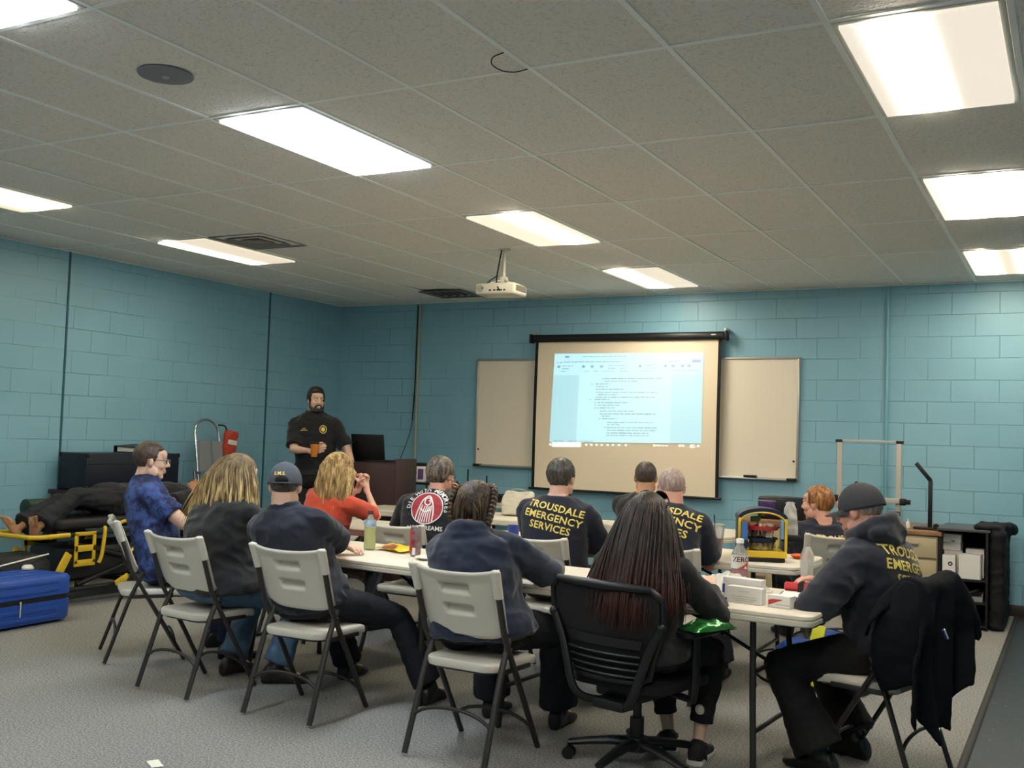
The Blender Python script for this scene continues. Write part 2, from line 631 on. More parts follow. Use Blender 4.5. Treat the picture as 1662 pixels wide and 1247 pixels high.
# whiteboard
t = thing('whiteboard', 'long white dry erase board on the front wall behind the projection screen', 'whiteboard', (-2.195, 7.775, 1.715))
MB().box((0, 0, 0), (3.64, .016, 1.18)).build('panel', mat('cream whiteboard enamel', '#eadfcc', .28), t)  # even cream base takes in the tan cast of the room light
f = MB()
for s in (-1, 1):
    f.box((0, -.006, s * .6), (3.67, .03, .022), bev=.004).box((s * 1.826, -.006, 0), (.022, .03, 1.22), bev=.004)
f.box((0, -.035, -.605), (3.6, .07, .012), bev=.004)
f.build('frame', ALU, t)
for s in (-1, 1):
    MB().box((s * 1.78, -.035, -.6), (.09, .075, .03), bev=.008).build('tray_end', BLACK, t)
    MB().lathe([(.011, 0), (.011, .006), (.008, .008)], (s * 1.79, -.009, -.42), 12, Euler((pi / 2, 0, 0))).build('mounting_screw', BLACK, t)
MB().box((1.37, -.042, -.586), (.13, .045, .022), bev=.006).build('eraser', BLACK)
tag(bpy.data.objects['eraser'], 'black eraser lying on the whiteboard tray right of the screen', 'eraser').location = (-2.195, 7.775, 1.7185)
# projection screen
t = thing('projection_screen', 'pull down projector screen with black case showing a document', 'projection screen', (-2.185, 7.68, 0))
MB().box((0, 0, 2.54), (2.2, .08, .085), bev=.03, seg=3).build('case', BLACK, t)
for s in (-1, 1):
    MB().box((s * 1.108, 0, 2.54), (.03, .095, .1), bev=.012).build('end_cap', BLACK, t)
    MB().box((s * 1.09, .045, 2.6), (.03, .1, .03), bev=.004).tube([(s * 1.09, .02, 2.585), (s * 1.09, .02, 2.62)], .008).build('bracket', ALU, t)
fab = mat('matte screen fabric', '#ecdcc2', .8)
MB().sheet(lambda u, v: (-1.04 + 2.08 * u, .0 - .012 * sin(pi * v), .9 + 1.62 * v), 4, 14, .0025).build('screen_fabric', fab, t)
for s in (-1, 1):
    MB().sheet(lambda u, v: (s * 1.04 + (u - .5) * .035, -.0035 - .012 * sin(pi * v), .9 + 1.62 * v), 1, 14, .001).build('black_border', BLACKM, t)
MB().tube([(-1.09, 0, .89), (1.085, 0, .89)], .014).build('bottom_bar', BLACK, t)
MB().ell((.98, -.041, 2.548), (.03, .003, .008)).build('badge', ALU, t)
def glow(name, col, st):
    m = bpy.data.materials.new(name)
    m.use_nodes = True
    b = m.node_tree.nodes['Principled BSDF']
    b.inputs['Base Color'].default_value = (.38, .38, .38, 1)
    b.inputs['Roughness'].default_value = .8
    b.inputs['Emission Color'].default_value = lin(col) + (1,)
    b.inputs['Emission Strength'].default_value = st
    return m
IMG = glow('projected page light', '#98dbe8', .46)
IMG2 = glow('projected ribbon light', '#a8e4ee', .52)
INK = glow('projected text', '#6aa8bc', .32)
INKD = glow('projected dark blue', '#5b7fd0', .45)
WHT = glow('projected white', '#fbf8ee', .6)
def sy(v):
    return -.006 - .012 * sin(pi * v)
def scr(x, z, off=0):
    return (x, sy((z - .9) / 1.62) - off, z)
# image corners in the screen plane (slight keystone)
def img(u, v, off=.003):
    x0, x1 = -.85 + .028 * v - .028 * 0, .872
    x0 = -.845 + .03 * v
    zb = 1.405 + .038 * u
    zt = 2.37
    z = zb + (zt - zb) * v
    return scr(x0 + (x1 - x0) * u, z, off)
im = MB().sheet(lambda u, v: img(u, v, .002), 6, 10).build('projected_image', IMG, t)
def bar(b, u0, u1, v, h, off=.0035):
    b.sheet(lambda a, c: img(u0 + (u1 - u0) * a, v + h * (c - .5), off), 2, 1)
b = MB()
b.sheet(lambda a, c: img(a, .755 + .245 * c, .003), 4, 3)
b.sheet(lambda a, c: img(.185 + .62 * a, .755 * c, .003), 4, 6)
b.build('page_area', IMG2, im)
b = MB()
rl = random.Random(5)
def words(u0, u1, v, h=.011, nm='text_line', ink=None):
    u = u0
    b = MB()
    while u < u1:
        w_ = rl.uniform(.012, .05)
        bar(b, u, min(u + w_, u1), v, h * rl.uniform(.8, 1.1))
        u += w_ + .006
    b.build(nm, ink or INK, im, smooth=False)
for v, u0, u1, ind in ((.715, .36, .735, .345), (.685, .36, .58, 0), (.655, .30, .40, .27), (.625, .32, .385, .305), (.595, .32, .49, .305), (.56, .32, .715, .305), (.535, .32, .455, 0),
                       (.505, .32, .70, .305), (.48, .30, .405, .265), (.445, .32, .53, .3), (.415, .32, .47, .3), (.385, .315, .435, .3), (.35, .35, .565, .34), (.318, .35, .71, .34), (.293, .355, .405, 0),
                       (.265, .355, .455, .335), (.222, .39, .70, 0), (.2, .39, .475, 0), (.165, .39, .72, .372), (.135, .39, .72, 0), (.105, .39, .665, 0), (.078, .39, .67, 0)):
    words(u0, u1, v)
    if ind:
        b = MB()
        bar(b, ind, ind + .01, v, .012)
        b.build('list_number', INK, im, smooth=False)
for u0, u1, v in ((.2, .5, .965), (.02, .06, .9), (.07, .47, .905), (.78, .85, .905)):
    words(u0, u1, v, .009)
for u in (.05, .22, .28, .35, .46, .6, .65, .77, .83, .88, .93):
    words(u, u + rl.uniform(.03, .07), .80, .007)
for v in (.86, .83):
    for u in (.06, .38, .46, .63):
        words(u, u + rl.uniform(.04, .09), v, .008)
for u in (.025, .2, .26, .325, .585, .75, .8, .86, .9):
    b = MB()
    bar(b, u, u + .02, .853, .026)
    b.build('ribbon_icon', INK, im, smooth=False)
words(.03, .1, .012, .008)
words(.13, .3, .012, .008)
for a_ in ((.075, .105, .965, .022), (.93, .985, .905, .03)):
    b = MB()
    bar(b, *a_)
    b.build('projected_button', INKD, im)
b = MB()
bar(b, .02, .22, -.03, .05)
for u in (.0, .25, .285, .32, .355, .395, .43, .47, .515, .70, .86, .88, .93, .975):
    bar(b, u, u + .014, -.03, .02)
b.build('projected_taskbar', WHT, im)
for a_ in ((.72, .80, -.03, .012), (.93, .965, -.045, .012), (.935, .96, -.02, .01)):
    words(*a_, 'taskbar_text', WHT)
# pull cord loop on the wall under the screen
MB().tube([(-1.93 + .06 * cos(a), 7.775, .79 + .025 * sin(a)) for a in [2 * pi * k / 16 for k in range(16)]], .004, closed=True).build('cable_loop', ALU)
tag(bpy.data.objects['cable_loop'], 'small pale cable loop on the wall below the projection screen', 'cable')
# conduits
PIPE = mat('teal painted conduit', '#7db6c0', .4)
t = struct(MB().tube([(.455, 7.772, .1), (.455, 7.772, 2.995)], .013, 12).build('conduit', PIPE), 'teal painted conduit running up the front wall behind the desk lamp', 'conduit')
t = thing('wall_conduit', 'pale conduit strip with a dark cable left of the whiteboard', 'conduit', (-4.85, 7.77, 0))
MB().box((0, 0, 1.55), (.022, .03, 2.88), bev=.006).build('strip', mat('pale conduit', '#a9ad94', .5), t)
MB().tube([(-.03, -.005, 2.98), (-.03, -.01, 2.0), (-.05, -.01, 1.6)], .007).build('cable', BLACKM, t)
MB().tube(catmull([(-.025, -.012, 1.9), (-.06, -.02, 1.5), (-.18, -.03, 1.15), (-.26, -.03, .9)], 6), .004).build('loose_wire', BLACKM, t)
# ceiling fittings
t = thing('ceiling_speaker', 'round grey ceiling speaker grille beside the bright blue light panel', 'speaker', (-2.5 * CELL_X, .53 * CELL_Y, H))
GRY = mat('grey perforated metal', '#85868c', .7, bump=.2, bscale=400)
MB().lathe([(.02, -.012), (.09, -.011), (.118, -.006), (.122, 0)], n=36).build('grille', GRY, t)
MB().lathe([(.0, -.016), (.014, -.016), (.018, -.010)], n=20).build('centre_badge', ALU, t)
t = thing('air_diffuser', 'square grey ceiling air diffuser next to the orange light panel', 'air vent', (-6.5 * CELL_X, 3.25 * CELL_Y, H - .002))
DIF = mat('dusty grey vent', '#8d8a86', .7)
for k, (s0, s1, nm) in enumerate(((.285, .2, 'outer_frame'), (.19, .12, 'middle_ring'), (.11, .06, 'inner_ring'))):
    a = [V((x * s0, y * s0, -.002 - .004 * k)) for x, y in ((1, 1), (-1, 1), (-1, -1), (1, -1))]
    c = [V((x * s1, y * s1, .012)) for x, y in ((1, 1), (-1, 1), (-1, -1), (1, -1))]
    MB().loft([a, [p + V((0, 0, .004)) for p in a], [p + V((0, 0, .006)) for p in c], c], cap=False).build(nm, DIF, t, smooth=False)
MB().box((0, 0, .002), (.1, .1, .006), bev=.002).build('centre_plate', DIF, t)
tag(MB().tube(catmull([(-.009, .998, 2.996), (-.068, 1.017, 2.992), (-.109, 1.084, 2.990), (-.106, 1.164, 2.990), (-.068, 1.204, 2.992), (-.007, 1.206, 2.997)], 6), .0025).build('ceiling_wire', BLACKM), 'short curl of dark wire hanging from a ceiling grid joint', 'wire')
t = thing('return_grille', 'dark slatted ceiling grille behind the hanging projector', 'air vent', (-6.62 * CELL_X, 5.87 * CELL_Y, H - .004))
MB().box((0, 0, .008), (.5, .44, .004)).build('backing', BLACKM, t)
f = MB()
for s in (-1, 1):
    f.box((s * .255, 0, 0), (.03, .5, .012)).box((0, s * .235, 0), (.48, .03, .012))
f.build('frame', mat('grille grey', '#6b6a66', .5), t)
f = MB()
for k in range(5):
    f.box((-.2 + k * .1, 0, 0), (.012, .44, .01))
f.build('slats', mat('grille grey', '#6b6a66', .5), t)
# projector on its pole
t = thing('ceiling_projector', 'white projector hanging on a pole from the ceiling', 'projector', (-2.18, 4.94, 2.66), R(4))
PW = mat('cream plastic', '#c9c4b4', .45)
MB().box((0, 0, 0), (.36, .26, .095), bev=.02, seg=3).build('body', PW, t)
MB().tube([(.02, 0, .09), (.02, 0, .34)], .014).build('pole', PW, t)
MB().lathe([(.05, .335), (.05, .345)], (.02, 0, 0)).build('ceiling_plate', PW, t)
MB().box((.02, 0, .085), (.06, .06, .06), bev=.012).tube([(-.06, -.08, .05), (.02, 0, .09), (.1, .08, .05)], .008).tube([(-.06, .08, .05), (.02, 0, .09), (.1, -.08, .05)], .008).build('mount', PW, t)
MB().tube(catmull([(.0, -.012, .34), (-.02, -.02, .2), (-.03, -.03, .1), (.02, -.12, .02), (.05, -.135, -.02)], 6), .006).tube(catmull([(-.02, -.03, .12), (-.07, -.08, .07), (-.11, -.135, .0)], 6), .005).build('cable', BLACKM, t)
b = MB()
for x in (-.04, .0, .03, .06, .09):
    b.box((x, -.131, -.015), (.018, .006, .012))
b.build('ports', BLACKM, t)
MB().lathe([(.0, 0), (.028, 0), (.03, .004)], (-.13, -.129, 0), 20, Euler((pi / 2, 0, 0))).build('fan_grille', mat('vent beige', '#9b9686', .6), t)
MB().box((.178, -.0, .008), (.012, .2, .05), bev=.004).build('side_vent', mat('vent brown', '#6c6456', .6), t)
MB().lathe([(.035, 0), (.035, .03), (.028, .035)], (.09, .12, 0), 24, Euler((-pi / 2, 0, 0))).build('lens', BLACK, t)

# ---------------------------------------------------------------- folding tables
TOP = mat('off white table plastic', '#d9d1bf', .5, bump=.06, bscale=300)
def make_table(label):
    t = thing('folding_table', label, 'table', group='white folding tables')
    o = rrect(1.83, .76, .06, 6)
    n = len(o)
    def ring(k, z, ins):
        s = V((1 - ins * 2 / 1.83, 1 - ins * 2 / .76, 1))
        return [V((x * s.x, y * s.y, z)) for x, y in o]
    MB().loft([ring(0, .692, .012), ring(0, .69, .006), ring(0, .695, .001), ring(0, .712, .0), ring(0, .715, .004), ring(0, .719, .004), ring(0, .722, 0), ring(0, .735, .001), ring(0, .74, .007)]).build('tabletop', TOP, t)
    for s in (-1, 1):
        for q in (-1, 1):
            MB().tube([(s * .62, q * .24, .69), (s * .635, q * .27, .35), (s * .655, q * .3, .012)], .0145).cone((s * .655, q * .3, .02), .017, (s * .6555, q * .301, .012), .017).build('leg', STEEL, t)
        MB().tube([(s * .628, -.26, .45), (s * .628, .26, .45)], .011).tube([(s * .645, -.285, .2), (s * .645, .285, .2)], .011).tube([(s * .62, -.25, .68), (s * .62, .25, .68)], .013).build('cross_bar', STEEL, t)
        MB().tube([(s * .628, 0, .45), (s * .38, 0, .57), (s * .12, 0, .68)], .014, flat=.6).box((s * .36, 0, .578), (.1, .03, .026), Euler((0, s * R(26), 0)), bev=.004).build('folding_brace', BLACK, t)
    MB().box((0, 0, .682), (1.2, .05, .016)).build('under_rail', STEEL, t)
    return t
TABLES = [((.185, 2.28, 0), R(-4), 'white folding table nearest the camera with boxes and sports drink on it'),
          ((-1.66, 2.50, 0), R(-5.5), 'white folding table with yellow bottle and chip bag in front row of camera'),
          ((-.305, 3.96, 0), 0, 'white folding table carrying the yellow and navy airway caddy'),
          ((-2.17, 3.98, 0), 0, 'white folding table in front of the woman in orange'),
          ((-1.18, 5.6, 0), R(-1), 'white folding table below the projection screen'),
          ((-3.03, 5.62, 0), R(-1), 'white folding table holding the canvas tote bag')]
T0 = make_table(TABLES[0][2])
T0.location, T0.rotation_euler = TABLES[0][0], (0, 0, TABLES[0][1])
for l, rz, lab in TABLES[1:]:
    dup(T0, l, rz, lab)

# ---------------------------------------------------------------- folding chairs (face +Y locally)
def make_chair(label):
    t = thing('folding_chair', label, 'chair', group='white plastic folding chairs')
    # back panel: thick curved shell, two pockets pressed into the rear face
    def back(u, v, rear):
        wid = .215 + .022 * v
        x = (u * 2 - 1) * wid
        z = .535 + .31 * v + .018 * v * (abs(u * 2 - 1) ** 3) * 1.4 - .02 * (1 - v) * abs(u * 2 - 1) ** 4 * -1
        if v < .15:
            z += .02 * (1 - v / .15) * abs(u * 2 - 1) ** 6
        y = -.115 - .125 * v - .045 * (1 - (u * 2 - 1) ** 2) * (.5 + .5 * v) + .035
        th = .014 + .012 * sstep(.82, 1, v) + .012 * sstep(.8, 1, abs(u * 2 - 1))
        pk = 0
        if 1:
            y -= th if rear else 0
            for zc in (.42, .74):
                dx = abs(x) - .075
                dz = abs(v - zc) - .075
                k = (1 - sstep(-.008, .008, dx)) * (1 - sstep(-.022, .022, dz))
                prof = .15 + .85 * sstep(zc - .085, zc + .07, v)
                pk = .042 * k * prof
                y += pk
            e = ((x / .034) ** 2 + ((v - .905) / .045) ** 2) ** .5
            y -= .0025 * max(0, 1 - abs(e - 1) * 4) if rear else 0
        edge = 1 - min(sstep(0, .04, v), sstep(0, .035, 1 - v), sstep(0, .03, u), sstep(0, .03, 1 - u))
        return V((x, y + (th * .5 if rear else -th * .5) * edge, z))
    NU, NV = 52, 52
    rings = []
    vs, fs = [], []
    for rear in (0, 1):
        for i in range(NU + 1):
            for j in range(NV + 1):
                vs.append(back(i / NU, j / NV, rear))
    k = NV + 1
    off = (NU + 1) * k
    for i in range(NU):
        for j in range(NV):
            q = (i * k + j, i * k + j + 1, (i + 1) * k + j + 1, (i + 1) * k + j)
            fs.append(q)
            fs.append(tuple(off + x for x in reversed(q)))
    rim = [(i, 0) for i in range(NU)] + [(NU, j) for j in range(NV)] + [(i, NV) for i in range(NU, 0, -1)] + [(0, j) for j in range(NV, 0, -1)]
    ids = [i * k + j for i, j in rim]
    for a, b in zip(ids, ids[1:] + ids[:1]):
        fs.append((a, b, off + b, off + a))
    MB().add(vs, fs).build('backrest', PLW, t, angle=60)
    for s in (-1, 1):
        MB().tube([(s * .222, -.232, .855), (s * .217, -.19, .74)], [.024, .021], 12, flat=.8).ell((s * .222, -.233, .855), (.024, .02, .012)).build('post_sleeve', PLW, t)
    # seat
    def seat(z, ins, dz=0):
        o = []
        for x, y in rrect(.40 - 2 * ins, .40 - 2 * ins, max(.012, .07 - ins * .5), 6):
            o.append(V((x * (1 + .06 * (y / .2)), y + .02, z + dz * (1 if y < -.15 else 0) - .012 * sstep(.12, .2, y))))
        return o
    MB().loft([seat(.405, .012), seat(.402, .004), seat(.412, 0), seat(.432, 0), seat(.44, .006), seat(.443, .02), seat(.438, .07), seat(.437, .14)]).build('seat', PLW, t)
    MB().loft([seat(.388, .03), seat(.403, .012)]).build('seat_pan', BLACK, t)
    for s in (-1, 1):
        MB().tube([(s * .219, -.222, .83), (s * .216, -.13, .56), (s * .214, .03, .30), (s * .214, .2, .012)], .0155, 10, flat=.75).build('front_leg', STEEL, t)
        MB().tube([(s * .2, -.06, .545), (s * .204, -.13, .40), (s * .212, -.26, .012)], .0155, 10, flat=.75).build('rear_leg', STEEL, t)
        MB().box((s * .205, .0, .40), (.012, .24, .022), bev=.004).tube([(s * .19, -.075, .5), (s * .225, -.075, .5)], .009).build('hinge', STEEL, t)
    MB().tube(bez([(-.209, -.208, .17), (-.15, -.2, .25), (.15, -.2, .25), (.209, -.208, .17)], 12), .0085).build('rear_stretcher', STEEL, t)
    MB().tube(bez([(-.214, .145, .1), (-.15, .135, .19), (.15, .135, .19), (.214, .145, .1)], 12), .0085).build('front_stretcher', STEEL, t)
    return t
CHAIRS = [((-.39, 1.63, 0), R(-3), 'white folding chair under the person in the navy hoodie with braids'),
          ((-1.45, 1.74, 0), 0, 'white folding chair under the person in the navy E.M.S. cap'),
          ((-2.25, 1.78, 0), R(-7), 'white folding chair under the long haired blonde woman in black'),
          ((-3.10, 2.17, 0), R(-37), 'white folding chair under the man in blue camouflage shirt'),
          ((-1.86, 3.28, 0), R(-2), 'white folding chair behind the man with red circle shirt'),
          ((-.80, 3.20, 0), R(-4), 'white folding chair under the dark haired man in yellow lettered shirt'),
          ((-.02, 3.20, 0), 0, 'white folding chair under the grey haired man in yellow lettered shirt'),
          ((1.25, 2.38, 0), R(75), 'white folding chair with a dark jacket hung over its back'),
          ((.53, 4.87, 0), R(30), 'white folding chair under the red haired man'),
          ((-2.72, 3.26, 0), R(-3), 'white folding chair under the woman in orange'),
          ((-.78, 4.62, 0), 0, 'white folding chair under the man with the shaved dark hair')]
C0 = make_chair(CHAIRS[0][2])
C0.location, C0.rotation_euler = CHAIRS[0][0], (0, 0, CHAIRS[0][1])
CHAIRS.append(((-3.42, 4.42, 0), R(165), 'empty white folding chair seen between the capped man and the woman in orange'))
for l, rz, lab in CHAIRS[1:]:
    dup(C0, l, rz, lab)
# ---------------------------------------------------------------- people: builder
def remesh(mb, name, m, parent, voxel=.006, smooth=3, ratio=None, fold=0, fscale=9, seed=0):
    me = bpy.data.meshes.new('tmp')
    me.from_pydata(mb.v, [], mb.f)
    bm = bmesh.new()
    bm.from_mesh(me)
    bmesh.ops.recalc_face_normals(bm, faces=bm.faces[:])
    bm.to_mesh(me)
    bm.free()
    o = bpy.data.objects.new('tmp', me)
    COL.objects.link(o)
    r = o.modifiers.new('r', 'REMESH')
    r.mode = 'VOXEL'
    r.voxel_size = voxel
    s = o.modifiers.new('s', 'SMOOTH')
    s.factor = .5
    s.iterations = smooth
    if ratio:
        d = o.modifiers.new('d', 'DECIMATE')
        d.ratio = ratio
    out = bpy.data.meshes.new_from_object(o.evaluated_get(bpy.context.evaluated_depsgraph_get()))
    bpy.data.objects.remove(o)
    bpy.data.meshes.remove(me)
    out.name = name
    out.materials.clear()
    out.materials.append(m)
    if fold:
        off = V((seed * 3.1, seed * 1.7, 0))
        ns = [v.normal.copy() for v in out.vertices]
        for v, n in zip(out.vertices, ns):
            p = v.co + off
            q = V((p.x * fscale, p.y * fscale, p.z * fscale * 1.5))
            w_ = noise.noise(q) + .5 * noise.noise(q * 2.1)
            rg = 1 - abs(noise.noise(q * 1.3 + V((7, 3, 1)))) * 3
            v.co += n * (fold * (w_ * .8 + .8 * max(rg, -.6) + .4 * noise.noise(q * .4)))
    out.polygons.foreach_set('use_smooth', [True] * len(out.polygons))
    ob = bpy.data.objects.new(name, out)
    COL.objects.link(ob)
    ob.parent = parent
    return ob

def ik(a, b, la, lb, pole):
    d = b - a
    L = d.length
    mx = (la + lb) * .995
    if L > mx:
        b = a + d * (mx / L)
        d = b - a
        L = mx
    x = (la * la - lb * lb + L * L) / (2 * L)
    h = math.sqrt(max(la * la - x * x, 0))
    u = d / L
    pp = pole - u * pole.dot(u)
    pp = pp.normalized() if pp.length > 1e-6 else V((0, 0, -1))
    return a + u * x + pp * h, b

def super_ring(c, ax, ay, hx, hy, n=28, p=2.5):
    out = []
    for j in range(n):
        t = 2 * pi * j / n
        cx, sx = cos(t), sin(t)
        out.append(c + ax * (hx * math.copysign(abs(cx) ** (2 / p), cx)) + ay * (hy * math.copysign(abs(sx) ** (2 / p), sx)))
    return out

SECT = [(-.14, .09, .085), (-.09, .150, .115), (-.03, .172, .128), (.06, .170, .126), (.25, .152, .114), (.42, .156, .117), (.6, .168, .122), (.75, .178, .120), (.84, .180, .112), (.89, .158, .100), (.93, .126, .088), (.97, .096, .076), (1.0, .078, .068), (1.03, .066, .062)]
FEM = [(-.14, .10, .09), (-.09, .160, .120), (-.03, .182, .13), (.06, .172, .122), (.25, .135, .102), (.42, .138, .108), (.6, .15, .125), (.75, .158, .110), (.84, .160, .102), (.89, .140, .090), (.93, .110, .078), (.97, .082, .066), (1.0, .066, .060), (1.03, .056, .055)]

class Body:
    pass
def skeleton(s):
    """s: spec with everything in the person's own frame"""
    b = Body()
    b.s = s
    Hm = Euler((R(s['head'][1]), R(s['head'][2]), R(s['head'][0])), 'XYZ').to_matrix()
    b.Hm = Hm
    k = s.get('hs', 1)
    b.hs = k
    b.HC = s['crown'] - Hm @ V((0, -.01, .118 * k))
    b.NB = b.HC - Hm @ V((0, .035, .0)) * k - (Hm @ V((0, 0, 1)) if s.get('lie') else V((0, 0, 1))) * (.105 * k) - (Hm @ V((0, 0, 1))) * .02
    P = s['pel']
    b.P = P
    L = (b.NB - P).length
    b.L = L
    slump = s.get('slump', .04)
    mid = (P + b.NB) / 2 + V((0, -slump, 0))
    c0 = P + (mid - P) * 1.0
    b.ctrl = c0
    def spine(t):
        if t < 0:
            return P + (c0 - P).normalized() * (t * L)
        if t > 1:
            return b.NB + (b.NB - c0).normalized() * ((t - 1) * L)
        return P * (1 - t) ** 2 + c0 * 2 * t * (1 - t) + b.NB * t * t
    b.spine = spine
    tw = R(s.get('twist', 0))
    roll = R(s.get('roll', 0))
    def axes(t):
        e = .01
        d = (spine(t + e) - spine(t - e)).normalized()
        a = tw * min(max(t, 0), 1)
        x = V((cos(a), sin(a), 0))
        x = (x - d * x.dot(d))
        x = x.normalized() + V((0, 0, sin(roll) * min(max(t, 0), 1)))
        x.z *= s.get('lev', .45)
        x.normalize()
        y = d.cross(x).normalized()
        return x, y
    b.axes = axes
    w_ = s.get('w', 1)
    fat = s.get('fat', 0)
    def sect(inf=0, t0=-.2, t1=1.2):
        rings = []
        for t, hx, hy in (FEM if s.get('fem') else SECT):
            if t < t0 or t > t1:
                continue
            f = 1 + fat * math.exp(-((t - .2) / .3) ** 2)
            x, y = axes(t)
            c = spine(t) + y * (fat * .05 * math.exp(-((t - .22) / .25) ** 2))
            rings.append(super_ring(c, x, y, hx * w_ * f + inf, hy * w_ * (1 + (f - 1) * 1.2) + inf))
        return rings
    b.sect = sect
    sw = s.get('sw', .168 if not s.get('fem') else .148) * w_
    x, y = axes(.84)
    b.sh = {q: spine(.825) + x * (q * sw) + V((0, 0, s.get('shz', {}).get(q, 0))) for q in (-1, 1)}
    b.el, b.wr = {}, {}
    la, lb = s.get('arm', (.29, .255))
    for q in (-1, 1):
        hd = s['hand'][q]
        pole = V(s.get('pole', {}).get(q, (q * .6, -.4, -.7)))
        b.el[q], b.wr[q] = ik(b.sh[q], V(hd), la, lb, pole)
    x0, y0 = axes(0)
    b.hip = {q: P + x0 * (q * .092 * w_) - V((0, 0, .0)) for q in (-1, 1)}
    b.kn, b.an = {}, {}
    ll = s.get('leg', (.43, .41))
    for q in (-1, 1):
        b.kn[q], b.an[q] = ik(b.hip[q], V(s['foot'][q]), ll[0], ll[1], V(s.get('kpole', {}).get(q, (q * .15, .6, 1))))
    b.fdir = {q: V((-sin(R(s.get('fyaw', {}).get(q, 0))), cos(R(s.get('fyaw', {}).get(q, 0))), 0)) for q in (-1, 1)}
    return b

def head_shapes(mb, b):
    k, C, Hm = b.hs, b.HC, b.Hm
    def E(c, r, rot=None):
        mb.ell(C + Hm @ (V(c) * k), tuple(x * k for x in r), Hm @ rot.to_matrix() if rot else Hm, 18, 12)
    E((0, -.014, .030), (.075, .094, .086))
    E((0, .026, -.022), (.061, .068, .088))
    E((0, .030, -.070), (.053, .056, .042))
    E((0, .066, -.098), (.024, .022, .018))
    E((0, .070, .046), (.050, .026, .030))
    for q in (-1, 1):
        E((q * .030, .083, .022), (.022, .012, .009), Euler((0, q * .15, 0)))
        E((q * .040, .062, -.026), (.022, .026, .024))
        E((q * .0775, -.004, -.004), (.010, .020, .031), Euler((.15, 0, q * -.35)))
        E((q * .073, -.0, -.026), (.008, .011, .012))
        E((q * .011, .098, -.028), (.009, .011, .008))
        E((q * .058, .015, -.065), (.014, .04, .03), Euler((-.5, 0, 0)))
    mb.cone(C + Hm @ (V((0, .088, .020)) * k), .0085 * k, C + Hm @ (V((0, .110, -.022)) * k), .0125 * k)
    E((0, .0905, -.056), (.025, .010, .007))
    E((0, .0885, -.068), (.021, .011, .008))

def hand_shapes(mb, W, d, pn, thumb, curl, k=1.0, spread=1):
    d = d.normalized()
    pn = (pn - d * pn.dot(d)).normalized()
    lat = d.cross(pn)
    if lat.dot(thumb) < 0:
        lat = -lat
    # lat points to the thumb side
    mb.cone(W - d * .02, .026 * k, W + d * .015, .024 * k)
    for i, (o, Lf, r, kx) in enumerate(((.031, .068, .0092, .088), (.0105, .076, .0096, .092), (-.0105, .071, .0092, .088), (-.030, .057, .0083, .080))):
        kn = W + d * (kx * k) + lat * (o * k)
        mb.cone(W + d * .012 + lat * (o * .55 * k), .015 * k, kn, .0125 * k)
        p, dd, ang = kn, d.copy() + lat * (o * 1.2 * spread), 0
        dd.normalize()
        for j, fr in enumerate((.45, .31, .24)):
            ang += curl * (.75 if j == 0 else 1.0) * (1 + .08 * i)
            v = dd * cos(ang) + pn * sin(ang)
            q2 = p + v * (Lf * fr * k)
            mb.cone(p, r * k * (1.02 - .06 * j), q2, r * k * (.96 - .08 * j), 9)
            p = q2
    b0 = W + d * .022 * k + lat * .024 * k + pn * .006 * k
    v1 = (d * .65 + lat * .62 + pn * .35).normalized()
    p1 = b0 + v1 * .042 * k
    v2 = (d * .86 + lat * (.35 - .4 * curl) + pn * (.25 + .5 * curl)).normalized()
    p2 = p1 + v2 * .034 * k
    v3 = (d * .9 + lat * (.1 - .5 * curl) + pn * (.3 + .6 * curl)).normalized()
    mb.cone(b0, .0155 * k, p1, .0115 * k).cone(p1, .0110 * k, p2, .0098 * k).cone(p2, .0098 * k, p2 + v3 * .026 * k, .0082 * k)

def arm_tube(mb, b, q, inf, t0=0, t1=2, w_=1):
    """upper arm runs t 0..1, forearm 1..2"""
    S, E, W = b.sh[q], b.el[q], b.wr[q]
    pts, rs = [], []
    n = 16
    for i in range(n + 1):
        t = t0 + (t1 - t0) * i / n
        if t <= 1:
            p = S.lerp(E, t)
            r = .056 - .006 * t - .004 * sin(pi * t) * 0
            r += .004 * sin(pi * t)
        else:
            p = E.lerp(W, t - 1)
            r = .046 + .004 * sin(pi * min(1, (t - 1) * 2)) - .018 * (t - 1)
        pts.append(p)
        rs.append(r * w_ + inf)
    mb.tube(pts, rs, 14)
    if t0 <= .001:
        mb.ell(S, .057 * w_ + inf * .8)
    if t0 < 1 < t1:
        mb.ell(E, .046 * w_ + inf)

def leg_tube(mb, b, q, inf, t1=2, hem=None, w_=1):
    Hh, K, A = b.hip[q], b.kn[q], b.an[q]
    pts, rs = [], []
    n = 18
    for i in range(n + 1):
        t = t1 * i / n
        if t <= 1:
            p = Hh.lerp(K, t)
            r = .086 - .028 * t
        else:
            p = K.lerp(A, t - 1)
            u = t - 1
            r = .054 + .006 * math.exp(-((u - .3) / .2) ** 2) - .020 * sstep(.3, 1, u)
        if hem and t > 1:
            r = max(r, .05 + (hem - .05) * sstep(1, 2, t))
        pts.append(p)
        rs.append(r * w_ + inf)
    mb.tube(pts, rs, 16)
    mb.ell(K, .056 * w_ + inf)
    mb.ell(Hh, .09 * w_ + inf)

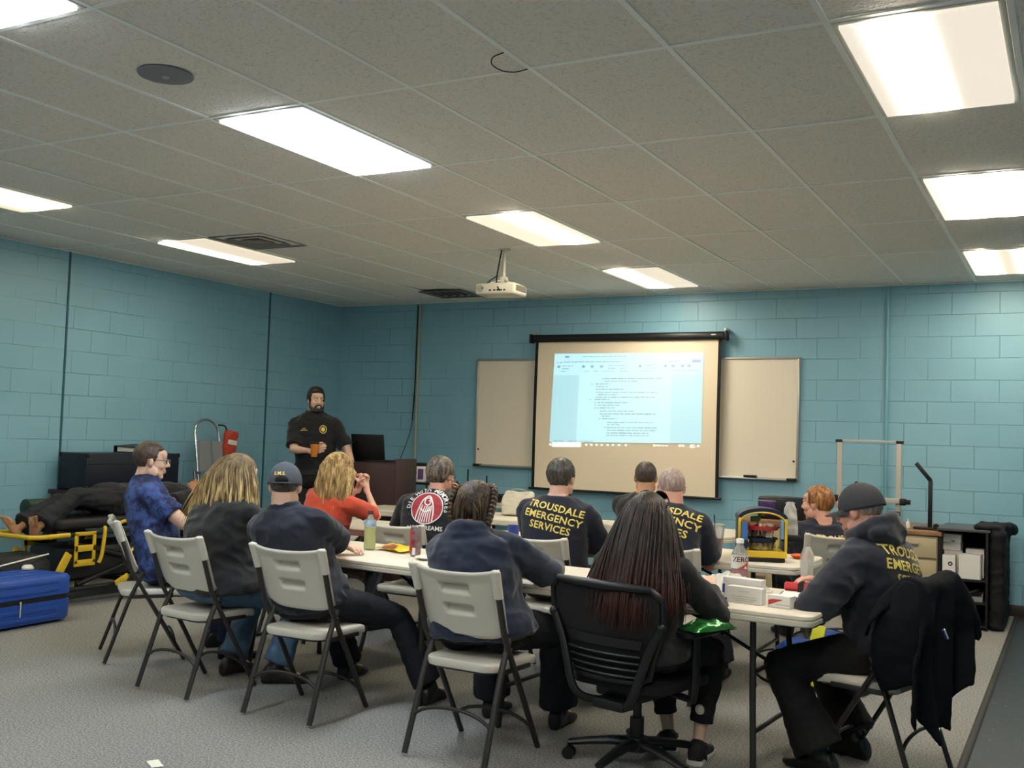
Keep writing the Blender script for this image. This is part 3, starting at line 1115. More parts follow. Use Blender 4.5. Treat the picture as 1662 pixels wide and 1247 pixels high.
SKIN = {}
def skin(tone):
    if tone not in SKIN:
        m = mat('skin ' + tone, {'fair': '#dcae97', 'pink': '#d9a28d', 'tan': '#bd8f70', 'light': '#e0b8a0', 'doll': '#b98763'}[tone], .5, var=.1, vscale=14, bump=.1, bscale=180, spec=.4)
        m.node_tree.nodes['Principled BSDF'].inputs['Subsurface Weight'].default_value = .12
        m.node_tree.nodes['Principled BSDF'].inputs['Subsurface Radius'].default_value = (.02, .008, .004)
        m.node_tree.nodes['Principled BSDF'].inputs['Subsurface Scale'].default_value = .3
        SKIN[tone] = m
    return SKIN[tone]
EYEW = mat('eye white', '#d9d4cb', .2)
IRIS = mat('dark iris', '#2a1d14', .15)

def hair_mat(name, c1, c2, c3, sc=55, zr=None):
    if name in MATS:
        return MATS[name]
    m = bpy.data.materials.new(name)
    m.use_nodes = True
    nt = m.node_tree
    L = nt.links.new
    b = nt.nodes['Principled BSDF']
    b.inputs['Roughness'].default_value = .42
    b.inputs['Specular IOR Level'].default_value = .45
    tc = nt.nodes.new('ShaderNodeTexCoord')
    mp = nt.nodes.new('ShaderNodeMapping')
    mp.inputs['Scale'].default_value = (1, 1, .16)
    L(tc.outputs['Object'], mp.inputs[0])
    n = nt.nodes.new('ShaderNodeTexNoise')
    n.inputs['Scale'].default_value = sc
    n.inputs['Detail'].default_value = 5
    L(mp.outputs[0], n.inputs['Vector'])
    rp = nt.nodes.new('ShaderNodeValToRGB')
    e = rp.color_ramp.elements
    e.new(.5)
    for x, c, p in zip(e, (c1, c2, c3), (.32, .5, .68)):
        x.position = p
        x.color = lin(c) + (1,)
    L(n.outputs[0], rp.inputs[0])
    L(rp.outputs[0], b.inputs['Base Color'])
    if zr:
        # grown-out colour: a second tone over the heights zr[0]..zr[1]
        sp = nt.nodes.new('ShaderNodeSeparateXYZ')
        L(tc.outputs['Object'], sp.inputs[0])
        mr = nt.nodes.new('ShaderNodeMapRange')
        mr.inputs[1].default_value, mr.inputs[2].default_value = zr[0], zr[1]
        mr.inputs[4].default_value = zr[3]
        L(sp.outputs['Z'], mr.inputs[0])
        mx = nt.nodes.new('ShaderNodeMix')
        mx.data_type = 'RGBA'
        L(mr.outputs[0], mx.inputs[0])
        L(rp.outputs[0], mx.inputs[6])
        mx.inputs[7].default_value = lin(zr[2]) + (1,)
        L(mx.outputs[2], b.inputs['Base Color'])
    mp2 = nt.nodes.new('ShaderNodeMapping')
    mp2.inputs['Scale'].default_value = (1, 1, .12)
    L(tc.outputs['Object'], mp2.inputs[0])
    n2 = nt.nodes.new('ShaderNodeTexNoise')
    n2.inputs['Scale'].default_value = 220
    L(mp2.outputs[0], n2.inputs['Vector'])
    bp = nt.nodes.new('ShaderNodeBump')
    bp.inputs['Strength'].default_value = .7
    bp.inputs['Distance'].default_value = .004
    L(n2.outputs[0], bp.inputs['Height'])
    L(bp.outputs[0], b.inputs['Normal'])
    MATS[name] = m
    return m

def cap_shell(b, t, hl, rough=.0, seed=0, nu=64, nv=40, low=.86, bulge=None):
    """hair shell on the skull; hl(az) gives the hairline height (head units); az 0 = face, pi = nape"""
    k, C, Hm = b.hs, b.HC, b.Hm
    vs = []
    for i in range(nv + 1):
        el = -pi / 2 + pi * i / nv
        for j in range(nu):
            az = 2 * pi * j / nu
            d = V((sin(az) * cos(el), cos(az) * cos(el), sin(el)))
            p = V((d.x * .0775, -.012 + d.y * (.097 if d.y < 0 else .090), .030 + d.z * .089))
            if p.z < .03:
                # follow the back of the head and neck instead of closing under it
                f = min(1, (.03 - p.z) / .1)
                p.x *= 1 + .0 * f
            tt = t
            if bulge:
                tt += bulge(az, p.z)
            if rough:
                q = Hm @ p * 1.0
                tt += rough * noise.noise(V((d.x * 7 + seed, d.y * 7, d.z * 7))) + rough * .6 * noise.noise(V((d.x * 19 + seed, d.y * 19, d.z * 19)))
            h = hl(az if az <= pi else 2 * pi - az)
            m_ = sstep(h - .008, h + .006, p.z)
            sc = (low + (1 - low) * m_)
            pc = V((0, -.012, .0))
            p = pc + (p - pc) * sc + V((d.x, d.y, d.z)) * (tt * m_)
            vs.append(C + Hm @ (p * k))
    fs = []
    for i in range(nv):
        for j in range(nu):
            a, c = i * nu + j, i * nu + (j + 1) % nu
            fs.append((a, c, c + nu, a + nu))
    return vs, fs

def hl_male(front=.085, side=.0, nape=-.062, burn=-.02):
    def f(az):
        a = az / pi
        if a < .28:
            return front
        if a < .38:
            return front + (burn - front) * sstep(.28, .38, a)
        if a < .46:
            return burn
        if a < .58:
            return burn + (.018 - burn) * sstep(.46, .52, a) if a < .52 else .018 + (nape - .018) * sstep(.52, .6, a)
        return nape if a > .6 else .018 + (nape - .018) * sstep(.52, .6, a)
    return f

def lock(mb, p0, out, p3, r0=.011, wave=.012, n=12, rnd_=random, drop=.35, flat=.5, freq=2.2):
    p1 = p0 + out
    p2 = V((p3.x * .75 + p1.x * .25, p3.y * .75 + p1.y * .25, p1.z + (p3.z - p1.z) * drop))
    pts = bez([p0, p1, p2, p3], n)
    ph = rnd_.uniform(0, 6.28)
    side = V((rnd_.uniform(-1, 1), rnd_.uniform(-1, 1), 0)).normalized()
    rs = []
    for i, p in enumerate(pts):
        s_ = i / n
        pts[i] = p + side * (wave * s_ * sin(ph + s_ * 6.28 * freq)) 
        rs.append(r0 * (.55 + .9 * s_ * (1 - s_) * 2) * (1 if s_ < .85 else max(.12, (1 - s_) / .15)))
    mb.tube(pts, rs, 6, flat=flat)

def shoe(mb, A, d, L=.27, sole=False):
    d = d.normalized()
    x = V((d.y, -d.x, 0))
    heel = V((A.x, A.y, 0)) - d * .075
    rings = []
    for u, w_, h0, h1 in ((0, .02, .012, .05), (.02, .032, .004, .075), (.1, .037, .002, .105), (.25, .037, .002, .112), (.4, .036, .004, .095), (.55, .041, .002, .07), (.72, .046, .001, .055), (.87, .042, .002, .045), (.96, .028, .006, .035), (1, .012, .012, .026)):
        c = heel + d * (u * L)
        if sole:
            h1 = .024
            h0 = 0
            w_ += .005
        ring = []
        for j in range(16):
            t = 2 * pi * j / 16
            cx, sx = cos(t), sin(t)
            ring.append(c + x * (w_ * math.copysign(abs(cx) ** .8, cx)) + V((0, 0, (h0 + h1) / 2 + (h1 - h0) / 2 * math.copysign(abs(sx) ** (.75 if not sole else .3), sx))))
        rings.append(ring)
    mb.loft(rings)

def person(label, pel, face, crown, head=(0, 0, 0), hands=None, feet=None, tone='fair', shirt=None, sleeve=.5, pants=None, shoes=None, group=None, **kw):
    """pel, crown, hands, feet are points of the room; face in degrees, 0 = towards the front wall"""
    rz = R(face)
    root = thing(kw.get('oname', 'person'), label, kw.get('ocat', 'person'), (pel[0], pel[1], 0), rz, group)
    inv = M.Rotation(-rz, 4, 'Z') @ M.Translation(V((-pel[0], -pel[1], 0)))
    T = lambda p: inv @ V(p)
    s = dict(kw)
    s['pel'] = T(pel)
    s['crown'] = T(crown)
    s['head'] = head
    s['hand'] = {q: T(h) for q, h in zip((-1, 1), hands)}
    s['foot'] = {q: T((f[0], f[1], f[2] if len(f) > 2 else .085)) for q, f in zip((-1, 1), feet)}
    b = skeleton(s)
    b.T, b.root = T, root
    fem = s.get('fem')
    aw = s.get('aw', .85 if fem else 1)
    # ---- one continuous body
    mb = MB()
    mb.loft(b.sect(-.008))
    nk = .050 if fem else .060
    nk *= s.get('nk', 1)
    up = b.Hm @ V((0, 0, 1))
    mb.tube([b.spine(.93), b.NB + V((0, .0, .02)), b.HC + b.Hm @ V((0, -.020, -.06)) * b.hs, b.HC + b.Hm @ V((0, -.015, 0)) * b.hs], [nk * 1.25, nk * 1.02, nk * .98, nk * .95], 18)
    head_shapes(mb, b)
    for q in (-1, 1):
        arm_tube(mb, b, q, -.007, w_=aw)
        leg_tube(mb, b, q, -.006, w_=s.get('lw', 1))
        xx, yy = b.axes(.93)
        mb.cone(b.spine(.92) + xx * (q * .045), .048 * aw, b.sh[q], .050 * aw)
        d = b.wr[q] - b.el[q]
        hd = s.get('hdir', {}).get(q)
        d = V(hd) if hd else d
        pn = V(s.get('palm', {}).get(q, (0, 0, -1)))
        th = V(s.get('thumb', {}).get(q, (-q, .3, .3)))
        hand_shapes(mb, b.wr[q], d, pn, th, s.get('curl', {}).get(q, .35), s.get('hk', .95 if fem else 1.05))
        A = b.an[q]
        if s.get('footvec'):
            fv = V(s['footvec'][q])
            hl = (A - b.kn[q]).normalized() * .03
            mb.cone(A, .036, A + hl, .034).cone(A + hl - fv * .03, .034, A + hl * .8 + fv * .1, .032)
            sd = fv.cross(A - b.kn[q]).normalized()
            for i in range(5):
                o_ = sd * (-.032 + .0155 * i) * q
                mb.cone(A + hl + fv * .07 + o_, .014, A + hl + fv * (.165 - .011 * i) + o_ * 1.15, .0105 - .0006 * i)
        else:
            mb.cone(A, .034, V((A.x, A.y, .04)), .032).cone(V((A.x, A.y, .045)), .034, V((A.x, A.y, .035)) + b.fdir[q] * .13, .026)
    b.body = remesh(mb, 'body', skin(tone), root, .0055, 3, .42)
    # ---- eyes
    if s.get('eyes', 1):
        for q in (-1, 1):
            c = b.HC + b.Hm @ (V((q * .031, .0775, .006)) * b.hs)
            e = MB()
            e.ell(c, .0125 * b.hs, b.Hm, 14, 10)
            e.cur = 1
            e.ell(c + b.Hm @ V((0, .0072, -.001)), (.0058, .0062, .0058), b.Hm, 12, 8)
            e.build('eye', [EYEW, IRIS], root)
    # ---- trousers
    if pants:
        inf = s.get('pinf', .012)
        mb = MB()
        mb.loft(b.sect(inf, -.2, s.get('waist', .13)))
        hem = s.get('hem', .07)
        for q in (-1, 1):
            leg_tube(mb, b, q, inf, s.get('plen', 1.93), hem, s.get('lw', 1))
        b.pants = remesh(mb, 'trousers', pants, root, .009, 3, None, s.get('pfold', .004), 9, seed=face)
    # ---- shirt
    if shirt:
        inf = s.get('sinf', .014)
        mb = MB()
        lo = s.get('shem', -.05)
        rs = b.sect(inf, lo, 1.01)
        mb.loft(rs)
        for q in (-1, 1):
            sl = sleeve
            xx, yy = b.axes(.93)
            mb.cone(b.spine(.92) + xx * (q * .045), .048 * aw + inf, b.sh[q], .052 * aw + inf)
            if sl > 1:
                arm_tube(mb, b, q, inf, 0, sl, aw)
                if s.get('cuff'):
                    c0, c1 = b.el[q].lerp(b.wr[q], sl - 1.1), b.el[q].lerp(b.wr[q], sl - 1)
                    mb.tube([c0, c0.lerp(c1, .3), c1], [.036 * aw + inf, .034 * aw + inf, .030 * aw + inf], 14)
            else:
                S, E = b.sh[q], b.el[q]
                e = S.lerp(E, sl)
                mb.tube([S, S.lerp(E, sl * .5), e], [.06 * aw + inf, .058 * aw + inf * 1.1, .056 * aw + inf * 1.25], 16)
                mb.ell(S, .058 * aw + inf * .8)
        if s.get('collar'):
            c = b.spine(.97)
            x, y = b.axes(.97)
            rr = nk + .016
            for z0 in (-.004, .014, .030):
                mb.tube([c + x * (rr * cos(a)) + y * (rr * .95 * sin(a)) + V((0, 0, .012 + z0 - .018 * (sin(a) > .3) * sin(a))) for a in [2 * pi * i / 24 for i in range(24)]], .010, 8, closed=True)
        if s.get('hood'):
            c = b.spine(.985) + V((0, 0, s.get('hz', 0)))
            x, y = b.axes(.96)
            hs_ = s['hood']
            pts, rs_ = [], []
            for i in range(21):
                a = R(60 - 300 * i / 20)
                bk = max(0, -sin(a))
                pts.append(c + x * (.092 * hs_ * cos(a)) + y * (.082 * hs_ * sin(a) - .012) + V((0, 0, .028 + .022 * bk)))
                rs_.append(.020 + .020 * sin(pi * i / 20))
            mb.tube(pts, rs_, 12)
            B3 = basis(x, y, (0, 0, 0)).to_3x3()
            mb.ell(c - y * (.085 * hs_) + V((0, 0, .005)), (.125 * hs_, .055 * hs_, .052 * hs_), B3)
            mb.ell(c - y * (.10 * hs_) + V((0, 0, -.03)), (.09 * hs_, .038 * hs_, .05 * hs_), B3)
        b.shirt = remesh(mb, s.get('sname', 'shirt'), shirt, root, .0085, 7, None, s.get('fold', .005), s.get('fsc', 8), seed=face + 3)
    # ---- shoes
    if shoes:
        for q in (-1, 1):
            mb = MB()
            shoe(mb, b.an[q], b.fdir[q])
            A = b.an[q]
            mb.tube([V((A.x, A.y, .07)), V((A.x, A.y, .07)).lerp(A + (b.kn[q] - A).normalized() * s.get('boot', .05), .6), A + (b.kn[q] - A).normalized() * s.get('boot', .05)], [.048, .046, .046], 14)
            o = remesh(mb, 'shoe', shoes, root, .007, 2)
            if s.get('soles'):
                mb = MB()
                shoe(mb, b.an[q], b.fdir[q], sole=True)
                mb.build('sole', s['soles'], o)
    return b

def hair_short(b, c, t=.010, hl=None, rough=.004, name='hair', seed=1, bulge=None):
    vs, fs = cap_shell(b, t, hl or hl_male(), rough, seed, bulge=bulge)
    return MB().add(vs, fs).build(name, c, b.root, angle=0)

def decal(b, target, vs, fs, org, xa, ya, name, m, parent, off=.003, direction=None, maxd=.72):
    """lay flat shapes (x right, y up in the plane org/xa/ya) onto the target's surface"""
    tm = target.data
    bvh = BVHTree.FromPolygons([v.co for v in tm.vertices], [tuple(p.vertices) for p in tm.polygons])
    xa, ya = V(xa).normalized(), V(ya).normalized()
    d = V(direction) if direction else xa.cross(ya) * -1
    d.normalize()
    bm = bmesh.new()
    bv = [bm.verts.new(p) for p in vs]
    for f in fs:
        try:
            bm.faces.new([bv[i] for i in f])
        except ValueError:
            pass
    bmesh.ops.triangulate(bm, faces=bm.faces[:])
    for _ in range(2):
        long = [e for e in bm.edges if e.calc_length() > .02]
        if long:
            bmesh.ops.subdivide_edges(bm, edges=long, cuts=1)
            bmesh.ops.triangulate(bm, faces=bm.faces[:])
    miss = []
    for v in bm.verts:
        o = V(org) + xa * v.co.x + ya * v.co.y - d * .35
        h, n, i, dist = bvh.ray_cast(o, d, maxd)
        lift = v.co.z
        if h:
            v.co = h - d * (off + lift)
        else:
            miss.append(v)
    bmesh.ops.delete(bm, geom=miss, context='VERTS')
    me = bpy.data.meshes.new(name)
    bm.to_mesh(me)
    bm.free()
    me.materials.append(m)
    o = bpy.data.objects.new(name, me)
    COL.objects.link(o)
    o.parent = parent
    return o

def arc_text(txt, size, rad, a0, a1, bold=.02):
    """letters along a circle, angles in degrees from +x; first letter at a0"""
    V_, F_ = [], []
    n = len(txt)
    for i, ch in enumerate(txt):
        if ch == ' ':
            continue
        a = R(a0 + (a1 - a0) * i / (n - 1))
        vs, fs = text_mesh(ch, size, bold=bold, ext=0)
        rot = a - pi / 2
        o = len(V_)
        for p in vs:
            V_.append(V((p.x * cos(rot) - p.y * sin(rot) + rad * cos(a), p.x * sin(rot) + p.y * cos(rot) + rad * sin(a), 0)))
        F_ += [tuple(j + o for j in f) for f in fs]
    return V_, F_

def back_frame(b, t):
    """point, right axis and up axis on a person's back at spine height t (right as seen from behind)"""
    x, y = b.axes(t)
    return b.spine(t), x, (b.spine(t + .05) - b.spine(t - .05)).normalized(), y
# ---------------------------------------------------------------- people
NAVY = mat('navy knit', '#191d2b', .9, var=.15, vscale=30, bump=.15, bscale=260, sheen=.25)
NAVYT = mat('navy uniform shirt', '#161b2a', .85, bump=.12, bscale=300, sheen=.15)
BLK = mat('black cotton', '#17171a', .9, bump=.12, bscale=260, sheen=.15)
BLKK = mat('black knit sweater', '#1d1c1d', .95, var=.2, vscale=60, bump=.3, bscale=200, sheen=.2)
NVP = mat('dark navy work trousers', '#10131c', .85, bump=.12, bscale=220)
JEAN = mat('blue denim', '#415870', .9, vcol='#5a7690', vscale=9, bump=.2, bscale=340)
KHAKI = mat('dark grey trousers', '#24262b', .9)
SHOE = mat('black leather shoe', '#131312', .45)
BRSH = mat('worn dark brown boot', '#2a2320', .5)
SOLE = mat('white sole', '#c8c4ba', .6)
ORG = mat('orange knit top', '#c9492c', .85, bump=.1, bscale=200, sheen=.2)
CAMO = noise_mat('blue camouflage', ('#141a34', '#1f2b57', '#33477f', '#3f5790'), 11, .8, .1, 200, (.40, .47, .53, .6))
GOLD = mat('gold lettering', '#e6cf6e', .7)
WLET = mat('white lettering', '#dedad6', .75)
RED = mat('red print', '#a3343c', .75)
CAPN = mat('faded navy cap', '#4b5058', .85, bump=.15, bscale=260)
CAPD = mat('charcoal cap', '#34363b', .85, bump=.15, bscale=260)
H_BLOND = hair_mat('dirty blonde hair', '#4f3c28', '#a08251', '#dcc38a', 40, (1.08, 1.24, '#5a4630', .75))
H_BLOND2 = hair_mat('golden blonde hair', '#5d4526', '#a98550', '#dcbf85', 42)
H_DARK = hair_mat('dark brown hair', '#120c0a', '#241914', '#3d2a20', 40, (1.02, .78, '#4c2a20', .7))
H_BRN = hair_mat('brown hair', '#241a13', '#3e2f22', '#6d5840', 40)
H_GRBR = hair_mat('greying brown hair', '#2c2621', '#554a40', '#8a7d70', 60)
H_BRSH = hair_mat('short brown hair', '#2c2019', '#46352a', '#5b473a', 80)
H_BLK = hair_mat('black brown hair', '#0f0c0b', '#1e1916', '#39312b', 70)
H_GREY = hair_mat('cropped grey hair', '#8f766d', '#a78e84', '#c0aea5', 90)
H_SLATE = hair_mat('dark grey brown hair', '#2a2623', '#443f3a', '#5e5750', 70)
H_RED = hair_mat('red blond hair', '#5a3517', '#8f5d2e', '#b98549', 60)
H_BUZZ = hair_mat('buzzed dark hair', '#2c2522', '#40362f', '#54483f', 90)
GLS = mat('dark glasses frame', '#15120f', .3)

def ws(y, px=None):
    return y
def glasses(b, m=GLS, name='glasses'):
    g = MB()
    H_ = lambda c: b.HC + b.Hm @ (V(c) * b.hs)
    for q in (-1, 1):
        pts = [H_((q * .033 + .023 * cos(a), .098 - .006 * abs(cos(a)) ** 2 * (1 if cos(a) * q > 0 else 0), .004 + .017 * sin(a))) for a in [2 * pi * i / 16 for i in range(16)]]
        g.tube(pts, .0022, 6, closed=True)
        g.tube([H_((q * .056, .092, .008)), H_((q * .074, .07, .010)), H_((q * .083, .0, .012)), H_((q * .083, -.02, .0))], .0024, 6)
    g.tube([H_((-.011, .1, .008)), H_((0, .103, .011)), H_((.011, .1, .008))], .0022, 6)
    return g.build(name, m, b.root)
def brows(b, m):
    for q in (-1, 1):
        g = MB()
        H_ = lambda c: b.HC + b.Hm @ (V(c) * b.hs)
        g.tube([H_((q * .012, .0955, .024)), H_((q * .03, .0945, .030)), H_((q * .05, .080, .024))], [.004, .0045, .002], 8, flat=.6)
        g.build('eyebrow', m, b.root)
def cap(b, m, name='cap', brim=True, opening=True):
    k, C, Hm = b.hs, b.HC, b.Hm
    vs = []
    nu, nv = 48, 18
    for i in range(nv + 1):
        el = R(-2 + 91 * i / nv)
        for j in range(nu):
            az = 2 * pi * j / nu
            d = V((sin(az) * cos(el), cos(az) * cos(el), sin(el)))
            r = 1 + .012 * abs(cos(3 * az)) * cos(el)
            vs.append(C + Hm @ (V((d.x * .090 * r, -.012 + d.y * .109 * r, .010 + .120 * d.z ** .92 if d.z > 0 else .010 + .105 * d.z)) * k))
    for i in range(nv, -1, -1):
        el = R(-2 + 88 * i / nv)
        for j in range(nu):
            az = 2 * pi * j / nu
            d = V((sin(az) * cos(el), cos(az) * cos(el), sin(el)))
            vs.append(C + Hm @ (V((d.x * .086, -.012 + d.y * .105, .010 + .114 * d.z)) * k))
    fs = []
    rows = 2 * nv + 2
    for i in range(rows - 1):
        for j in range(nu):
            a, c = i * nu + j, i * nu + (j + 1) % nu
            fs.append((a, c, c + nu, a + nu))
    for j in range(nu):
        a, c = (rows - 1) * nu + j, (rows - 1) * nu + (j + 1) % nu
        fs.append((a, c, (j + 1) % nu, j))
    o = MB().add(vs, fs).build(name, m, b.root, angle=0)
    def br(u, v):
        a = (u - .5) * R(150)
        r0 = V((sin(a) * .086, -.012 + cos(a) * .105, .016))
        ext = .075 * (cos(a * 1.15) ** .7 if cos(a * 1.15) > 0 else 0)
        return C + Hm @ ((r0 + V((0, ext * v, -.018 * v * v + .012 * v * (1 - abs(u - .5) * 2) - .01 * abs(u - .5) * 2 * v))) * k)
    MB().sheet(br, 20, 6, .004).build('brim', m, o)
    MB().ell(C + Hm @ (V((0, -.012, .132)) * k), (.008, .008, .004), Hm).build('button', m, o)
    if opening:
        MB().tube([C + Hm @ (V((x, -.012 - math.sqrt(max(0, 1 - (x / .090) ** 2)) * .1105, .012)) * k) for x in [-.05 + .1 * i / 10 for i in range(11)]], .008, 8, flat=.3).build('strap', m, o)
    return o

TROUS = 'TROUSDALE\nEMERGENCY\nSERVICES'
def back_letters(b, txt, size, t, dx=0, rotd=0, m=GOLD, line=1.0):
    vs, fs = text_mesh(txt, size, bold=.02, ext=0, line=line, spacing=1.05)
    c, x, up, y = back_frame(b, t)
    a = R(rotd)
    x2 = x * cos(a) + up * sin(a)
    u2 = up * cos(a) - x * sin(a)
    return decal(b, b.shirt, vs, fs, c + x * dx - y * .25, x2, u2, 'back_lettering', m, b.shirt, direction=y)

# --- man in blue camouflage polo, far left
b = person('man with short brown hair and glasses in blue camouflage polo at far left', (-3.05, 2.235, .55), -37, (-3.22, 2.24, 1.335), (-4, -4, 0),
           hands=[(-2.92, 2.62, .70), (-2.64, 2.40, .66)], feet=[(-2.95, 2.62), (-2.62, 2.40)], tone='light', shirt=CAMO, sleeve=.72, pants=mat('navy trousers', '#141b33', .9, bump=.1), shoes=SHOE,
           w=1.0, fat=.06, collar=1, slump=.03, shem=-.1, sinf=.018, fold=.006)
hair_short(b, H_BRSH, .008, hl_male(.07, 0, -.04, -.0), .003)
glasses(b)
brows(b, H_BRSH)
# --- blonde in black sweater
b = person('woman with long dirty blonde hair in black sweater and jeans', (-2.23, 1.86, .55), -10, (-2.19, 1.97, 1.285), (-28, -14, 0),
           hands=[(-2.45, 2.40, .785), (-2.14, 2.36, .785)], feet=[(-2.33, 2.10), (-1.98, 2.08)], tone='fair', shirt=BLKK, sleeve=1.9, pants=JEAN, shoes=BRSH, fem=1, w=1.25, fat=.18, sinf=.026, shem=-.08,
           fold=.007, slump=.04, pinf=.012, boot=.12, arm=(.28, .25), sname='sweater', fyaw={1: -40, -1: 10})
rr = random.Random(11)
mb = MB()
vs, fs = cap_shell(b, .014, lambda az: .06 if az < 1.0 else (-.02 if az < 1.5 else -.09), .003, 2)
hair = MB().add(vs, fs)
for i in range(620):
    az = rr.uniform(.8, 2 * pi - .8)
    el = rr.uniform(-.2, 1.45)
    d = V((sin(az) * cos(el), cos(az) * cos(el), sin(el)))
    p0 = b.HC + b.Hm @ V((d.x * .082, -.012 + d.y * .1, .030 + d.z * .092))
    a2 = az - pi
    tx = -sin(a2 * .8) * .24 * rr.uniform(.6, 1.25) - .075 + rr.uniform(-.02, .02)
    zz = b.HC.z - rr.uniform(.26, .42) + .03 * abs(a2)
    ty = b.spine(.72).y - .165 * cos(a2 * .8) - rr.uniform(0, .035) + .05
    out = b.Hm @ V((d.x * .065 - .02, d.y * .065 - .01, .012 + max(0, d.z) * .02))
    lock(hair, p0, out, V((tx, ty, zz)), rr.uniform(.0035, .0065), .012, 14, rr, .45, .8)
hair.build('hair', H_BLOND, b.root, angle=0)
# --- man in navy cap
b = person('man in faded navy E.M.S. cap and navy uniform shirt leaning on the table', (-1.53, 1.82, .55), 4, (-1.69, 1.76, 1.262), (26, -6, 0),
           hands=[(-1.70, 2.26, .79), (-1.64, 2.20, .80)], feet=[(-1.72, 2.42), (-1.02, 2.22)], tone='light', shirt=NAVYT, sleeve=.86, pants=NVP, shoes=SHOE, w=1.06, fat=.12, collar=1, sinf=.02, shem=-.04,
           fold=.007, pole={1: (1, .1, -.5), -1: (-1, .1, -.5)}, slump=.03, hdir={1: (-1, .15, 0), -1: (1, .2, 0)}, palm={1: (0, 0, -1), -1: (0, 0, -1)}, hem=.075, pinf=.012, kpole={1: (.1, .6, .6), -1: (-.1, .5, 1)}, nk=1.05)
hair_short(b, H_BUZZ, .002, hl_male(.07, 0, -.06, -.01), .001)
c = cap(b, CAPN)
vs, fs = text_mesh('E.M.S.', .026, bold=.02, ext=0)
decal(b, c, vs, fs, b.HC + b.Hm @ V((-.012, -.3, .080)), b.Hm @ V((1, 0, 0)), b.Hm @ V((0, .15, 1)), 'cap_lettering', GOLD, c, direction=b.Hm @ V((0, 1, -.1)), off=.002)
MB().ell(b.HC + b.Hm @ V((0, -.112, .026)), (.036, .012, .026), b.Hm).build('cap_opening', mat('cap gap hair', '#16120f', .9), c)
# --- navy hoodie with braids
b = person('person with braided brown hair in a navy blue hoodie seen from behind', (-.42, 1.70, .55), 4, (-.53, 1.80, 1.215), (12, -10, 0),
           hands=[(-.62, 2.20, .79), (-.30, 2.22, .79)], feet=[(-.62, 2.20), (-.24, 2.20)], tone='light', shirt=mat('navy blue fleece hoodie', '#162238', .95, var=.12, vscale=30, bump=.18, bscale=240, sheen=.3), sleeve=1.92, pants=NVP, shoes=SHOE, fem=1, w=1.22, fat=.15,
           sinf=.026, fold=.009, fsc=7, slump=.03, shem=-.1, sname='hoodie', pole={1: (.9, -.2, -.6), -1: (-.9, -.2, -.6)}, hood=1.05, hz=-.035, hem=.075, lw=1.08, pinf=.016)
vs, fs = cap_shell(b, .016, lambda az: .06 if az < .9 else (-.0 if az < 1.4 else -.11), .004, 4)
hb = MB().add(vs, fs)
rr = random.Random(5)
for i in range(330):
    az = rr.uniform(1.0, 2 * pi - 1.0)
    el = rr.uniform(-.3, 1.3)
    d = V((sin(az) * cos(el), cos(az) * cos(el), sin(el)))
    p0 = b.HC + b.Hm @ V((d.x * .088, -.012 + d.y * .108, .030 + d.z * .1))
    s_ = 1 if d.x > 0 else -1
    p3 = b.HC + b.Hm @ V((s_ * rr.uniform(.02, .085), -.075 + rr.uniform(-.02, .03), -.14 + rr.uniform(-.02, .04)))
    lock(hb, p0, b.Hm @ V((d.x * .018, d.y * .018, .006)), p3, .0055, .003, 9, rr, .5, .8)
hair = hb.build('hair', H_BRN, b.root, angle=0)
for q in (-1, 1):
    br = MB()
    path = catmull([(q * .045, .05, .115), (q * .078, .0, .092), (q * .093, -.045, .045), (q * .094, -.075, -.01), (q * .086, -.085, -.06), (q * .075, -.08, -.10)], 5)
    for i, p in enumerate(path):
        sd = 1 if i % 2 else -1
        br.ell(b.HC + b.Hm @ (p + V((q * .008, 0, .0)) + V((0, sd * .011, sd * .004))), (.016, .021, .014), b.Hm @ Euler((sd * .7, 0, 0)).to_matrix(), 12, 8)
    for i in range(14):
        p0 = b.HC + b.Hm @ V((q * .078, -.08, -.09))
        lock(br, p0, V((q * .02, -.01, -.01)), p0 + V((q * rr.uniform(.0, .035), rr.uniform(-.03, .02), -rr.uniform(.03, .06))), .005, .012, 8, rr)
    br.build('braid', H_BRN, hair)
# --- long dark hair in the office chair
b = person('woman with very long dark brown hair in black top on the office chair', (.37, 1.72, .55), 0, (.385, 1.735, 1.215), (2, -8, 0),
           hands=[(.18, 2.10, .79), (.56, 2.08, .79)], feet=[(.36, 2.14), (.53, 2.06)], tone='light', shirt=BLK, sleeve=1.85, pants=mat('black leggings', '#0f0f11', .9, bump=.1), shoes=mat('black canvas shoe', '#18181a', .7), soles=SOLE, fem=1, w=1.12, fat=.1, sinf=.016, fold=.006,
           plen=1.78, hem=.045, pinf=.008, slump=.03, shem=-.06, boot=.0, fyaw={-1: 25, 1: 5})
vs, fs = cap_shell(b, .012, lambda az: .06 if az < .9 else (-.03 if az < 1.4 else -.09), .002, 6)
hb = MB().add(vs, fs)
rr = random.Random(21)
for i in range(650):
    az = rr.uniform(.85, 2 * pi - .85)
    el = rr.uniform(-.2, 1.5)
    d = V((sin(az) * cos(el), cos(az) * cos(el), sin(el)))
    p0 = b.HC + b.Hm @ V((d.x * .082, -.012 + d.y * .1, .030 + d.z * .092))
    a2 = az - pi
    lev = rr.random()
    tx = -sin(a2 * .62) * .235 * rr.uniform(.5, 1.1)
    ty = b.spine(.7).y - .19 * cos(a2 * .6) - rr.uniform(-.01, .025)
    zz = b.HC.z - .34 - .09 * lev - .03 * cos(a2)
    lock(hb, p0, b.Hm @ V((d.x * .035, d.y * .035, .014 + max(0, d.z) * .015)), V((tx, ty, zz)), rr.uniform(.004, .0065), .004, 13, rr, .5, .8, 1.2)
hb.build('hair', H_DARK, b.root, angle=0)
kn = MB().ell(b.kn[1].lerp(b.an[1], .62) + V((0, -.052, 0)), (.022, .012, .026))
